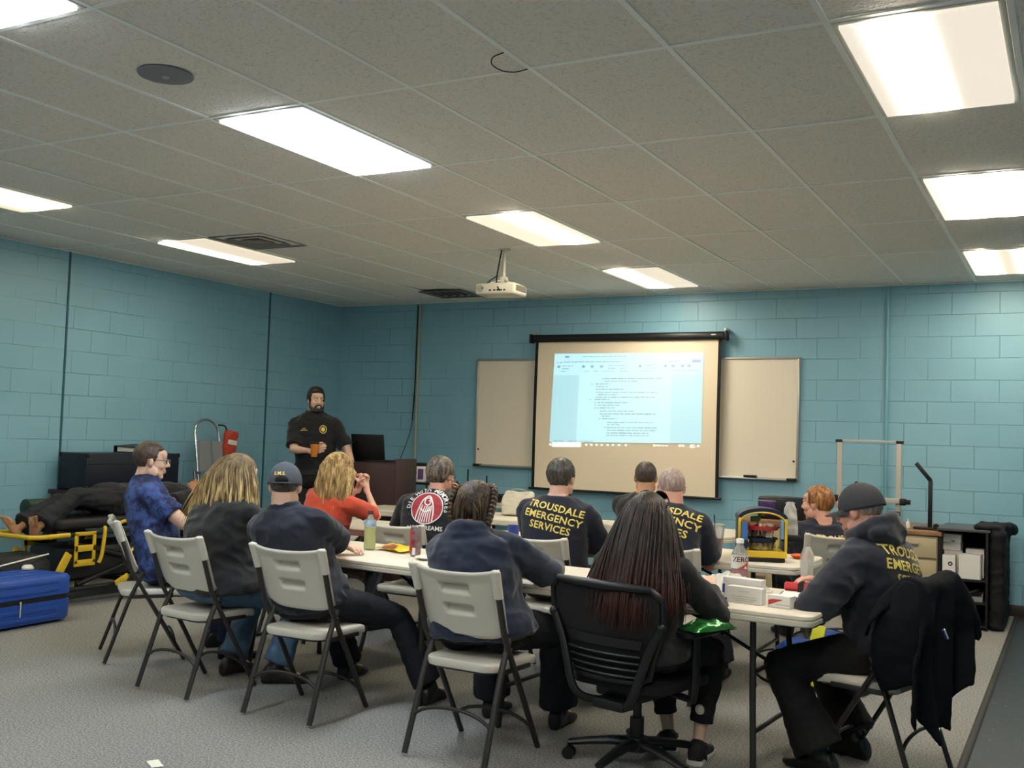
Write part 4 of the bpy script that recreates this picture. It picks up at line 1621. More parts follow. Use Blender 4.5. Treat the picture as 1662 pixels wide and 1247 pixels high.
kn.build('logo_patch', mat('white leg print', '#cfc6b8', .8), b.pants)
sg = MB()
for q in (-1, 1):
    sg.ell(b.HC + b.Hm @ V((q * .036, .055, .122)), (.030, .026, .008), b.Hm @ Euler((-.75, q * .25, 0)).to_matrix())
    sg.tube([b.HC + b.Hm @ V((q * .066, .05, .115)), b.HC + b.Hm @ V((q * .09, -.0, .09)), b.HC + b.Hm @ V((q * .094, -.05, .06))], .0035, 8)
sg.tube([b.HC + b.Hm @ V((-.02, .07, .118)), b.HC + b.Hm @ V((.02, .07, .118))], .003)
sg.build('sunglasses', mat('glossy black', '#0a0a0b', .12), b.root)
# --- man in navy hoodie on the right
b = person('bearded man in charcoal cap and navy lettered hoodie at the right end of the table', (1.29, 2.45, .55), 70, (1.145, 2.40, 1.275), (8, -14, 0),
           hands=[(1.07, 2.30, .79), (.98, 2.62, .79)], feet=[(1.05, 2.20), (1.13, 2.55)], tone='pink', shirt=NAVY, sleeve=1.9, pants=mat('black work trousers', '#0d0d10', .85, bump=.1), shoes=SHOE, w=1.06, fat=.10, sinf=.026, fold=.008, fsc=7,
           slump=.04, shem=-.06, hood=1.14, hz=.012, sname='hoodie', pole={-1: (-.8, .1, -.5), 1: (.8, -.2, -.6)}, hdir={-1: (.94, .34, 0)}, thumb={-1: (.3, .9, .2)}, hem=.09, pinf=.022, arm=(.31, .26), nk=1.1)
hair_short(b, H_GREY, .002, hl_male(.06, 0, -.03, -.01), .001)
cap(b, CAPD, opening=False)
bd = MB()
for q in (-1, 1):
    bd.ell(b.HC + b.Hm @ V((q * .034, .045, -.088)), (.026, .042, .030), b.Hm)
bd.ell(b.HC + b.Hm @ V((0, .072, -.105)), (.03, .026, .035), b.Hm)
remesh(bd, 'beard', H_RED, b.root, .006, 2)
back_letters(b, TROUS, .064, .68, .028, -17)
MB().ell(b.hip[-1] + V((-.06, .14, .05)), (.02, .035, .012)).build('pen_clip', mat('green clip', '#1f8a52', .4), b.root)
MB().box(b.spine(.08) + V((-.185, -.06, 0)), (.03, .07, .075), bev=.01).build('belt_pouch', SHOE, b.root)
# --- woman in orange
b = person('woman with wavy golden hair in an orange top with clasped hands', (-2.70, 3.33, .55), -3, (-2.575, 3.36, 1.285), (-8, 0, 0),
           hands=[(-2.61, 3.66, 1.035), (-2.54, 3.66, 1.035)], feet=[(-2.85, 3.75), (-2.5, 3.75)], tone='fair', shirt=ORG, sleeve=.9, pants=KHAKI, shoes=SHOE, fem=1, w=1.08, fat=.12, sinf=.014, fold=.005, slump=.03, shem=-.08,
           pole={1: (.7, .1, -.9), -1: (-.7, .1, -.9)}, hdir={1: (-.3, .1, .9), -1: (.3, .1, .9)}, palm={1: (-1, 0, 0), -1: (1, 0, 0)}, thumb={1: (0, -1, 0), -1: (0, -1, 0)}, curl={1: .75, -1: .75})
vs, fs = cap_shell(b, .016, lambda az: .06 if az < .9 else (-.03 if az < 1.4 else -.09), .004, 8)
hb = MB().add(vs, fs)
rr = random.Random(31)
for i in range(520):
    az = rr.uniform(.8, 2 * pi - .8)
    el = rr.uniform(-.3, 1.45)
    d = V((sin(az) * cos(el), cos(az) * cos(el), sin(el)))
    p0 = b.HC + b.Hm @ V((d.x * .084, -.012 + d.y * .102, .030 + d.z * .094))
    a2 = az - pi
    tx = b.HC.x - sin(a2 * .8) * .135 * rr.uniform(.7, 1.2)
    ty = b.HC.y - .03 - .115 * cos(a2 * .7) - rr.uniform(-.01, .03)
    zz = b.HC.z - rr.uniform(.2, .30) + .03 * abs(a2) * .5
    lock(hb, p0, b.Hm @ V((d.x * .05, d.y * .05, .014)), V((tx, ty, zz)), rr.uniform(.0035, .006), .015, 14, rr, .5, .8, 2.2)
hb.build('hair', H_BLOND2, b.root, angle=0)
# --- man with red circle shirt
b = person('greying man in black shirt with a red circle print, hand raised to his mouth', (-1.78, 3.36, .55), 6, (-1.80, 3.50, 1.285), (-10, -6, 0),
           hands=[(-2.0, 3.72, .79), (-1.70, 3.64, .99)], feet=[(-1.98, 3.7), (-1.62, 3.7)], tone='pink', shirt=BLK, sleeve=.8, pants=JEAN, shoes=SHOE, w=1.12, fat=.2, sinf=.02, fold=.005, twist=10, slump=.04, shem=-.08,
           pole={1: (.8, .1, -.9), -1: (-.8, -.1, -.6)}, hdir={1: (-.5, .15, .75)}, palm={1: (-.6, -.7, 0)}, curl={1: .6, -1: .4}, thumb={1: (-.2, -1, .1)})
hair_short(b, H_GRBR, .016, hl_male(.075, 0, -.06, -.02), .006, seed=9)
glasses(b)
c, x, up, y = back_frame(b, .70)
cx = c + x * .0 + up * .020 - y * .25
n_ = 40
disc = [V((.108 * cos(2 * pi * i / n_), .108 * sin(2 * pi * i / n_), 0)) for i in range(n_)] + [V((0, 0, 0))] + [V((.06 * cos(2 * pi * i / n_), .06 * sin(2 * pi * i / n_), 0)) for i in range(n_)]
dfs = [(i, (i + 1) % n_, n_ + 1 + (i + 1) % n_, n_ + 1 + i) for i in range(n_)] + [(n_, n_ + 1 + i, n_ + 1 + (i + 1) % n_) for i in range(n_)]
decal(b, b.shirt, disc, dfs, cx, x, up, 'red_circle', RED, b.shirt, direction=y)
ring = [V((r_ * cos(2 * pi * i / n_), r_ * sin(2 * pi * i / n_), 0)) for r_ in (.106, .113) for i in range(n_)]
rfs = [(i, (i + 1) % n_, n_ + (i + 1) % n_, n_ + i) for i in range(n_)]
V_, F_ = list(ring), list(rfs)
def strip(pts, wd):
    o = len(V_)
    pts = [V((p[0], p[1], 0)) for p in pts]
    for i, p in enumerate(pts):
        d = (pts[min(i + 1, len(pts) - 1)] - pts[max(i - 1, 0)]).normalized()
        nn = V((-d.y, d.x, 0)) * wd * .5
        V_.extend([p + nn, p - nn])
    for i in range(len(pts) - 1):
        F_.append((o + 2 * i, o + 2 * i + 1, o + 2 * i + 3, o + 2 * i + 2))
# a plain hooded figure drawn in white strokes
strip(bez([(-.07, -.085), (-.055, .02), (-.03, .07), (0, .088)], 10), .009)
strip(bez([(.05, -.095), (.055, .0), (.035, .07), (0, .088)], 10), .009)
strip([(.021 * cos(a) + .002, .045 + .026 * sin(a)) for a in [2 * pi * i / 14 for i in range(15)]], .008)
for x0, x1, y1 in ((-.05, -.03, .02), (-.035, -.012, .012), (-.02, .002, .015), (-.004, .012, .01), (.012, .022, .012), (.03, .032, .02)):
    strip([(x0, -.098), (x0 * .6 + x1 * .4, -.04), (x1, y1)], .007)
strip([(-.045, -.005), (-.01, -.03), (.03, -.012)], .01)
strip([(-.02, .05), (-.012, .05)], .009)
strip([(.008, .05), (.016, .05)], .009)
decal(b, b.shirt, V_, F_, cx, x, up, 'white_print', WLET, b.shirt, direction=y, off=.005)
vs, fs = arc_text('DIE WITH MEMORIES', .042, .133, 176, -6)
decal(b, b.shirt, vs, fs, cx, x, up, 'back_lettering', WLET, b.shirt, direction=y)
vs, fs = text_mesh('NOT DREAMS', .040, bold=.02, ext=0)
decal(b, b.shirt, [p + V((0, -.137, 0)) for p in vs], fs, cx, x, up, 'back_lettering', WLET, b.shirt, direction=y)
ph8 = b
# --- dark haired man with yellow letters
b = person('dark haired man in navy shirt with yellow back lettering below the screen', (-.82, 3.28, .55), 4, (-.82, 3.36, 1.315), (0, -6, 0),
           hands=[(-1.04, 3.74, .79), (-.72, 3.70, .79)], feet=[(-1.0, 3.7), (-.65, 3.7)], tone='fair', shirt=NAVYT, sleeve=.85, pants=NVP, shoes=SHOE, w=1.12, fat=.12, sinf=.02, fold=.004, slump=.03, shem=-.06,
           pole={1: (.5, -.1, -.9), -1: (-.5, -.1, -.9)}, twist=8, roll=-3)
hair_short(b, H_SLATE, .012, hl_male(.075, 0, -.055, -.02), .005, seed=12)
bd = MB()
for q in (-1, 1):
    bd.ell(b.HC + b.Hm @ V((q * .040, .035, -.082)), (.024, .045, .034), b.Hm)
bd.ell(b.HC + b.Hm @ V((0, .07, -.10)), (.03, .026, .03), b.Hm)
remesh(bd, 'beard', H_BLK, b.root, .006, 2)
back_letters(b, TROUS, .062, .745, .012, -9)
# --- shaved dark haired man at the front table
b = person('man with shaved dark hair in black shirt at the table below the screen', (-.78, 4.70, .55), 2, (-.775, 4.72, 1.295), (14, -6, 0),
           hands=[(-1.0, 5.25, .79), (-.58, 5.25, .79)], feet=[(-.95, 5.1), (-.62, 5.1)], tone='tan', shirt=BLK, sleeve=.8, pants=NVP, shoes=SHOE, w=1.05, fat=.06, sinf=.016, fold=.004, shem=-.06)
hair_short(b, H_BUZZ, .003, hl_male(.075, 0, -.055, -.01), .001)
glasses(b)
# --- grey cropped man
b = person('grey cropped man with glasses in navy shirt with yellow back lettering', (-.12, 3.29, .55), 8, (-.15, 3.52, 1.285), (24, -10, 0),
           hands=[(-.36, 3.78, .79), (-.06, 3.80, .79)], feet=[(-.2, 3.75), (.12, 3.75)], tone='pink', shirt=NAVYT, sleeve=.85, pants=KHAKI, shoes=SHOE, w=1.05, fat=.14, sinf=.02, fold=.004, slump=.03, shem=-.06,
           pole={1: (.4, -.1, -.9), -1: (-.5, -.1, -.9)}, nk=1.12)
hair_short(b, H_GREY, .003, hl_male(.085, 0, -.055, -.01), .001)
glasses(b)
back_letters(b, TROUS, .066, .76, .01, -6)
# --- red haired man
b = person('red haired man in dark shirt slouching in a chair beyond the airway caddy', (.42, 5.07, .56), 38, (.45, 4.88, 1.165), (40, -2, 0),
           hands=[(.22, 5.28, .66), (.44, 5.36, .66)], feet=[(.08, 5.5), (.28, 5.62)], tone='pink', shirt=NAVYT, sleeve=.85, pants=NVP, shoes=SHOE, w=1.12, fat=.2, sinf=.02, fold=.006, slump=.05, shem=-.06, nk=1.1, arm=(.29, .26))
hair_short(b, H_RED, .013, hl_male(.08, 0, -.06, -.02), .005, seed=15)
back_letters(b, TROUS, .058, .70, .07, -4)
# --- the instructor
b = person('bearded instructor standing in black polo holding an orange coffee cup', (-4.66, 5.72, .955), -147, (-4.69, 5.70, 1.865), (24, -3, 0),
           hands=[(-4.26, 5.84, 1.02), (-4.50, 5.44, 1.245)], feet=[(-4.50, 5.80), (-4.82, 5.62)], tone='light', shirt=BLK, sleeve=.86, pants=mat('black uniform trousers', '#121216', .85, bump=.1), shoes=SHOE, w=1.10, fat=.1, sinf=.020, fold=.006, slump=.0, shem=-.02, collar=1,
           pole={1: (.75, -.25, -.6), -1: (-.8, -.5, -.1)}, hdir={1: (-.75, .45, .25), -1: (.3, .4, -.7)}, palm={1: (-.3, -.8, .05), -1: (1, 0, 0)}, thumb={1: (0, .2, 1), -1: (.3, .6, .3)}, curl={1: .62, -1: .5}, kpole={1: (.05, 1, 0), -1: (-.05, 1, 0)}, leg=(.45, .44), arm=(.30, .265), hem=.08, waist=.2, nk=1.08)
hair_short(b, H_BLK, .012, hl_male(.078, 0, -.05, -.045), .003, seed=17, bulge=lambda az, z: .012 * sstep(.06, .11, z))
brows(b, H_BLK)
bd = MB()
H_ = lambda c: b.HC + b.Hm @ V(c)
for q in (-1, 1):
    bd.tube([H_((q * .070, .012, -.02)), H_((q * .062, .03, -.065)), H_((q * .040, .06, -.098)), H_((0, .084, -.106))], [.010, .018, .022, .022], 10)
    bd.tube([H_((0, .100, -.044)), H_((q * .022, .094, -.048)), H_((q * .034, .080, -.070)), H_((q * .028, .080, -.09))], [.007, .008, .009, .012], 8)
bd.ell(H_((0, .088, -.095)), (.024, .018, .024), b.Hm)
remesh(bd, 'beard', H_BLK, b.root, .005, 2)
c, x, up, y = back_frame(b, .74)
vs, fs = [], []
for r0, r1 in ((.030, .036), (.0, .02)):
    o = len(vs)
    vs += [V((r_ * cos(2 * pi * i / 20), r_ * 1.15 * sin(2 * pi * i / 20), 0)) for r_ in (r0, r1) for i in range(20)]
    fs += [(o + i, o + (i + 1) % 20, o + 20 + (i + 1) % 20, o + 20 + i) for i in range(20)]
decal(b, b.shirt, vs, fs, c - x * .095 + y * .3, -x, up, 'chest_badge', GOLD, b.shirt, direction=-y)
vs, fs = [], []
for x0, wd, z0 in ((0, .04, .008), (0, .075, -.008)):
    for k in range(int(wd / .009)):
        o = len(vs)
        xa = -wd / 2 + k * .009
        vs += [V((xa, z0 - .004, 0)), V((xa + .007, z0 - .004, 0)), V((xa + .007, z0 + .004, 0)), V((xa, z0 + .004, 0))]
        fs.append((o, o + 1, o + 2, o + 3))
decal(b, b.shirt, vs, fs, c + x * .09 + y * .3, -x, up, 'name_stitching', GOLD, b.shirt, direction=-y)
bt = MB()
bt.loft([super_ring(b.spine(.07 + .075 * i), *b.axes(.1), .172 * 1.14 * 1.04 + .028, .126 * 1.14 * 1.02 + .030) for i in (0, 1)])
bt.build('belt', SHOE, b.root)
MB().box(b.spine(.05) + V((.21, .06, .0)), (.06, .09, .12), bev=.015).build('belt_pouch', SHOE, b.root)
inst = b
# ---------------------------------------------------------------- office chair
t = thing('office_chair', 'black mesh office chair on a five star base under the long haired woman', 'chair', (.32, 1.83, 0), R(-13))
def backf(u, v):
    """u across, v up, on the curved mesh back"""
    wd = .205 + .085 * sstep(0, .75, v)
    x = (2 * u - 1) * wd
    return V((x, -.262 - .055 * v + .05 * (2 * u - 1) ** 2, .43 + .40 * v))
rim = [backf(u, 0) for u in [.12 + .76 * i / 10 for i in range(11)]]
side = [backf(1, v) for v in [.06 + .84 * i / 12 for i in range(13)]]
top = [backf(1 - u, 1) for u in [.08 + .84 * i / 12 for i in range(13)]]
left = [backf(0, 1 - v) for v in [.10 + .84 * i / 12 for i in range(13)]]
MB().tube(rim + side + top + left, .0145, 10, closed=True).build('back_frame', BLACK, t)
MB().tube([p + V((0, -.004, .002)) for p in top], [.016 + .006 * sin(pi * i / 12) for i in range(13)], 10).build('top_rail', BLACK, t)
MESH = mat('black mesh fabric', '#0d0d0f', .65, bump=.4, bscale=500)
MB().sheet(lambda u, v: backf(.03 + .94 * u, .02 + .95 * v), 20, 20, .004).build('mesh_back', MESH, t)
lb = MB()
for k in range(4):
    v0 = .06 + .075 * k
    lb.tube([backf(u, v0) + V((0, -.018, 0)) for u in [.1 + .8 * i / 12 for i in range(13)]], .010, 8, flat=.7)
lb.build('lumbar_slats', BLACK, t)
MB().sheet(lambda u, v: backf(.12 + .76 * u, .36 + .10 * v) + V((0, -.014, 0)), 16, 4, .006).build('lumbar_pad', BLACK, t)
for s in (-1, 1):
    MB().tube(catmull([backf(.5 + .5 * s, .62) + V((0, -.012, 0)), backf(.5 + .47 * s, .3) + V((0, -.03, 0)), V((s * .15, -.27, .36)), V((s * .07, -.2, .315)), V((s * .03, -.12, .32))], 6), [.016] * 25, 10, flat=1.3).build('back_support_arm', BLACK, t)
    MB().ell(backf(.5 + .5 * s, .62) + V((0, -.012, 0)), .022).build('pivot_knob', BLACK, t)
MB().box((0, -.19, .31), (.17, .09, .045), bev=.012).build('tilt_bracket', BLACK, t)
def oseat(z, i):
    return [V((x, y + .02, z - .02 * sstep(.14, .25, y))) for x, y in rrect(.50 - 2 * i, .48 - 2 * i, .1, 6)]
MB().loft([oseat(.375, .03), oseat(.378, .005), oseat(.40, 0), oseat(.42, .004), oseat(.435, .03), oseat(.438, .1)]).build('seat', mat('black seat fabric', '#121214', .9, bump=.2, bscale=300), t)
MB().box((0, 0, .35), (.26, .3, .06), bev=.02).build('seat_mechanism', BLACK, t)
for s in (-1, 1):
    MB().tube([(s * .20, -.02, .36), (s * .295, -.02, .35), (s * .305, -.02, .42), (s * .305, -.02, .62)], [.02, .022, .026, .02], 10, flat=.8).build('arm_post', BLACK, t)
    MB().loft([[V((s * .305 + x, y, z)) for x, y in rrect(w_, l_, .03, 4)] for z, w_, l_ in ((.622, .07, .24), (.63, .09, .26), (.645, .09, .26), (.652, .075, .245))]).build('armrest', BLACK, t)
MB().tube([(0, 0, .1), (0, 0, .22)], .032, 16).tube([(0, 0, .2), (0, 0, .34)], .02, 16).build('gas_column', BLACK, t)
base = MB().lathe([(.02, .075), (.052, .075), (.055, .10), (.045, .135), (.02, .137)], n=20)
for k in range(5):
    a = R(-90 + 72 * k + 4)
    d = V((cos(a), sin(a), 0))
    p = [d * r_ for r_ in (.03, .12, .22, .31)]
    base.tube([p[0] + V((0, 0, .11)), p[1] + V((0, 0, .105)), p[2] + V((0, 0, .09)), p[3] + V((0, 0, .072))], [.033, .029, .025, .021], 10, flat=.7, up=(-sin(a), cos(a), 0))
base.build('star_base', BLACK, t)
for k in range(5):
    a = R(-90 + 72 * k + 4)
    d = V((cos(a), sin(a), 0))
    n_ = V((-sin(a), cos(a), 0))
    c = MB()
    for q in (-1, 1):
        c.tube([d * .31 + n_ * (q * .014) + V((0, 0, .027)), d * .31 + n_ * (q * .028) + V((0, 0, .027))], .027, 16)
    c.tube([d * .31 + V((0, 0, .03)), d * .31 + V((0, 0, .075))], .009, 8)
    c.build('caster', BLACK, t)
# green foil packet on the armrest
t = MB()
GRN = mat('green foil', '#2f7a3a', .22, metal=.55, vcol='#225c2b', vscale=20, bump=.6, bscale=26)
def pk(u, v):
    x, y = (u - .5) * .12, (v - .5) * .25
    k = sin(pi * u) ** .6 * sin(pi * v) ** .5
    return V((x * (1 + .12 * sin(5 * v)), y, .006 + .042 * k + .012 * k * noise.noise(V((u * 4, v * 5, 1)))))
t.sheet(pk, 20, 30).sheet(lambda u, v: V((pk(1 - u, v).x, pk(1 - u, v).y, .002)), 20, 30)
o = t.build('snack_bag', GRN, None, angle=0)
o.location, o.rotation_euler = (.655, 1.76, .652), (0, 0, R(-28))
tag(o, 'crumpled green foil snack bag lying on the office chair armrest', 'snack bag')

# ---------------------------------------------------------------- jacket over the right hand chair
JK = mat('dark navy jacket cloth', '#0d0f15', .95, bump=.15, bscale=220, spec=.2)
def jac(u, v, side):
    """side 0 hangs behind the backrest; side 1 over the sitting face"""
    a = 2 * u - 1
    topz = .895 - .03 * (1 - abs(a) ** 2) + (.0 if abs(a) < .8 else -.10 * (abs(a) - .8) / .2)
    w_ = .262 + .05 * v + .06 * sin(pi * v)
    ln = (.64 if side == 0 else .16)
    if side == 0:
        ln *= .62 + .38 * (.5 + .5 * cos(2.1 * (a + .30))) + .05 * sin(9 * a)
    f = .026 * sin(3.2 * a * pi + 1.2 * v) * v + .02 * sin(7.1 * a + 4 * v) * v
    x = a * w_ * (1 - .10 * v * v)
    y = -.275 - .03 * v - f * 1.2 if side == 0 else -.19 + .13 * v * .9 + f * .25
    if side == 0:
        y -= .03 * sin(pi * min(1, v * 2)) * abs(a)
    return V((x, y, topz - ln * v))
def jac_all(u, v):
    """v 0..0.22 front flap, .22..0.3 over the top, then the back"""
    if v < .22:
        return jac(u, 1 - v / .22, 1)
    if v < .32:
        k = (v - .22) / .10
        p, q = jac(u, 0, 1), jac(u, 0, 0)
        return p.lerp(q, k) + V((0, 0, .018 * sin(pi * k)))
    return jac(u, (v - .32) / .68, 0)
t = thing('jacket', 'dark navy jacket hung over the back of the right hand folding chair', 'jacket', (1.25, 2.38, 0), R(75))
mb = MB().sheet(lambda u, v: jac_all(u, v), 40, 56, .012)
remesh(mb, 'cloth', JK, t, .009, 5, None, .003, 7, 3)
for s, ln in ((-1, .42), (1, .26)):
    mb = MB()
    if s < 0:
        mb.tube(catmull([(-.235, -.25, .895), (-.275, -.23, .78), (-.29, -.21, .66), (-.285, -.20, .54), (-.27, -.23, .46)], 5), [.03 + .075 * sin(pi * min(1, i / 14) * .62) for i in range(21)], 16, flat=.32, up=(0, 1, 0))
    else:
        mb.tube(catmull([(.235, -.255, .885), (.30, -.29, .78), (.335, -.30, .70), (.36, -.29, .62)], 5), [.035 + .055 * i / 15 for i in range(16)], 16, flat=.35, up=(.9, .4, 0))
    remesh(mb, 'sleeve', JK, t, .009, 5, None, .004, 8, s)
MB().lathe([(0, 0), (.007, .0), (.006, .003)], (-.20, -.36, .30), 12, Euler((pi / 2, 0, 0))).build('snap_button', ALU, t)
MB().tube([(-.16, -.352, .70), (-.13, -.356, .66)], .005).build('pen', mat('blue pen', '#2c3a86', .4), t)
MB().tube([(-.145, -.352, .70), (-.115, -.356, .66)], .005).build('pen', PAPER, t)

# ---------------------------------------------------------------- left side: bench, trunk, cot, manikin, bags
WOOD = mat('dark mahogany laminate', '#3a1e1c', .4, vcol='#2c1614', vscale=6, bstretch=(1, 1, .15))
t = thing('bench', 'low dark bench against the left wall under the navy trunk', 'bench', (-5.78, 4.3, 0))
MB().box((0, 0, .83), (.44, 1.3, .04), bev=.006).build('top', WOOD, t)
for s in (-1, 1):
    for q in (-1, 1):
        MB().box((s * .18, q * .6, .405), (.05, .05, .81), bev=.004).build('leg', WOOD, t)
t = thing('trunk', 'large dark navy travel trunk with metal corners on the bench by the left wall', 'trunk', (-5.78, 4.26, .851))
TRK = mat('navy trunk vinyl', '#141a2a', .45, bump=.15, bscale=200)
MB().box((0, 0, .165), (.36, 1.08, .33), bev=.012, seg=3).build('body', TRK, t)
MB().box((0, 0, .235), (.364, 1.084, .008), bev=.002).build('lid_seam', BLACK, t)
for s in (-1, 1):
    for q in (-1, 1):
        for z in (.02, .31):
            MB().box((s * .168, q * .528, z), (.036, .036, .044), bev=.012).build('corner', BLACK, t)
MB().box((.183, .40, .235), (.012, .05, .075), bev=.004).tube([(.192, .38, .25), (.192, .42, .25)], .008).build('latch', CHROME, t)
t = thing('binder', 'black ring binder with white pages lying on the navy trunk', 'binder', (-5.76, 4.42, 1.183), R(14))
MB().box((0, 0, .004), (.28, .32, .006), bev=.002).box((0, 0, .06), (.28, .32, .006), Euler((R(3), R(3), 0)), bev=.002).box((-.14, 0, .032), (.006, .32, .06), bev=.002).build('cover', BLACK, t)
MB().box((.01, .0, .03), (.25, .29, .045), bev=.003).build('pages', PAPER, t)
# green roll
o = MB().tube([(0, -.2, 0), (0, -.19, 0), (0, .19, 0), (0, .2, 0)], [.05, .07, .07, .05], 18).build('rolled_mat', mat('dark green vinyl', '#183426', .5), None)
o.location = (-5.37, 3.15, .752)
tag(o, 'dark green rolled mat on the cot behind the legs of the manikin', 'rolled mat')
# ambulance cot
t = thing('ambulance_cot', 'yellow framed ambulance cot beneath the training manikin by the left wall', 'cot', (-5.18, 3.75, 0))
DK = mat('dark frame', '#17181b', .5)
MB().box((0, .12, .64), (.52, 1.85, .08), bev=.03, seg=3).build('mattress', mat('black cot mattress', '#1b1b1e', .6), t)
fr = MB()
for s in (-1, 1):
    fr.tube([(s * .27, -.72, .563), (s * .27, 1.0, .58)], .018)
for y in (-.5, .3, 1.0):
    fr.tube([(-.27, y, .565), (.27, y, .565)], .016)
fr.build('side_frame', DK, t)
MB().tube([(-.27, -.73, .563), (-.27, -1.0, .56), (-.23, -1.05, .56), (.23, -1.05, .56), (.27, -1.0, .56), (.27, -.73, .563)], .019).build('foot_rail', YEL, t)
fr = MB()
for s in (-1, 1):
    fr.tube([(s * .25, -.85, .13), (s * .25, .85, .13)], .02)
    fr.tube([(s * .24, -.7, .5), (s * .24, .6, .16)], .02).tube([(s * .22, .7, .5), (s * .22, -.6, .16)], .02)
for y in (-.85, .85, 0):
    fr.tube([(-.25, y, .13), (.25, y, .13)], .018)
fr.box((0, -.05, .33), (.44, 1.35, .26), bev=.04)  # solid dark block filling the space under the mattress
fr.build('scissor_frame', DK, t)
for s in (-1, 1):
    MB().tube(catmull([(s * .30, -.35, .60), (s * .32, -.2, .655), (s * .32, .15, .63), (s * .31, .35, .59)], 5), .014).build('grab_rail', YEL, t)
    MB().tube(catmull([(s * .30, -.42, .61), (s * .32, -.43, .58), (s * .32, -.45, .40), (s * .31, -.47, .33)], 5), .015).build('post', YEL, t)
    MB().tube(catmull([(s * .30, .02, .50), (s * .31, -.06, .46), (s * .31, -.2, .36)], 5), .014).build('brace', YEL, t)
    pl = MB()
    pl.box((s * .30, -.60, .57), (.014, .2, .03), bev=.004).box((s * .30, -.60, .34), (.014, .2, .05), bev=.004).box((s * .30, -.685, .455), (.014, .03, .24), bev=.004).box((s * .30, -.515, .455), (.014, .03, .24), bev=.004).box((s * .30, -.60, .455), (.014, .2, .05), bev=.004)
    pl.build('bracket_plate', YEL, t)
    MB().box((s * .3, -.80, .34), (.02, .07, .2), Euler((R(-30), 0, 0)), bev=.01).build('lever', YEL, t)
    MB().box((s * .3, -.22, .17), (.02, .14, .05), Euler((R(24), 0, 0)), bev=.01).box((s * .3, -.17, .125), (.02, .05, .09), bev=.01).build('foot_bracket', YEL, t)
    for y in (-.85, .85):
        MB().tube([(s * .25 - .02, y, .07), (s * .25 + .02, y, .07)], .07, 20).box((s * .25, y, .13), (.06, .05, .06), bev=.01).build('wheel', DK, t)
b = person('rescue training manikin in dark clothes lying on its back on the yellow cot', (-5.18, 3.62, .80), 180, (-5.18, 4.74, .83), (0, 90, 0),
           hands=[(-4.93, 3.75, .75), (-5.43, 3.75, .75)], feet=[(-5.09, 2.86, .61), (-5.27, 2.83, .60)], tone='doll', shirt=BLK, sleeve=.8, pants=mat('charcoal trousers', '#25262b', .9, bump=.15, bscale=200), w=1.0, fat=.04, lie=1,
           slump=0, leg=(.43, .41), kpole={-1: (0, .1, 1), 1: (0, .1, 1)}, footvec={-1: (-.3, .35, .8), 1: (.35, .45, .75)}, palm={-1: (0, 0, -1), 1: (0, 0, -1)}, oname='training_manikin', ocat='manikin', hem=.085, pinf=.014, sinf=.014, pole={-1: (-1, 0, -.3), 1: (1, 0, -.3)}, plen=1.86, pfold=.008, shem=-.04)
hair_short(b, H_BRSH, .006, hl_male(.085, 0, -.055, -.01), .002)
# blue suitcase
t = thing('suitcase', 'blue ribbed hard shell suitcase lying on the carpet at the left edge', 'suitcase', (-4.66, 2.14, 0), R(3))
SU = mat('blue hard shell', '#2650a6', .35, bump=.08, bscale=300)
def sring(z, i):
    out = []
    for x, y in rrect(.50 - 2 * i, 1.08 - 2 * i, .06, 5):
        out.append(V((x, y, z)))
    return out
MB().loft([sring(.015, .03), sring(.02, .012), sring(.04, .0), sring(.165, .0), sring(.168, .004)]).loft([sring(.202, .004), sring(.205, 0), sring(.32, 0), sring(.34, .012), sring(.345, .03)]).build('shell', SU, t)
MB().loft([sring(.166, .006), sring(.204, .006)]).build('zipper_band', mat('black zipper tape', '#121316', .7), t)
for z, h_ in ((.06, .028), (.115, .028), (.245, .028), (.30, .026)):
    MB().box((.252, -.02, z), (.012, .86, h_), bev=.005).build('rib', SU, t)
for x in (-.12, .0, .12):
    MB().box((x, 0, .346), (.05, .9, .014), bev=.005).build('rib', SU, t)
MB().tube([(.262, .08, .19), (.268, .08, .175)], .006).tube([(.266, .08, .175), (.27, .075, .085)], .006, flat=.5).build('zipper_pull', mat('pale yellow pull', '#d9d7a0', .5), t)
for y in (-.4, .4):
    MB().box((.15, y, .01), (.06, .08, .02), bev=.006).build('foot', BLACK, t)
o = MB().lathe([(0, 0), (.042, 0), (.044, .012), (.03, .03), (0, .034)], n=20).build('cup_lid', WHITE, None)
o.location = (-4.79, 2.57, .353)
tag(o, 'white cup lid lying on the far end of the blue suitcase', 'lid')
# black duffel behind it
t = thing('duffel_bag', 'black duffel bag with white piping behind the blue suitcase', 'bag', (-5.02, 2.36, 0))
mb = MB()
mb.box((0, 0, .225), (.42, .95, .44), bev=.12, seg=4)
remesh(mb, 'body', mat('black nylon', '#101113', .6), t, .015, 4, None, .01, 6, 2)
for z in (.30, .40):
    MB().tube(catmull([(.18, -.45, z - .06), (.212, -.1, z - .02), (.21, .2, z + .02), (.17, .43, z + .04)], 5), .006).build('piping', PAPER, t)
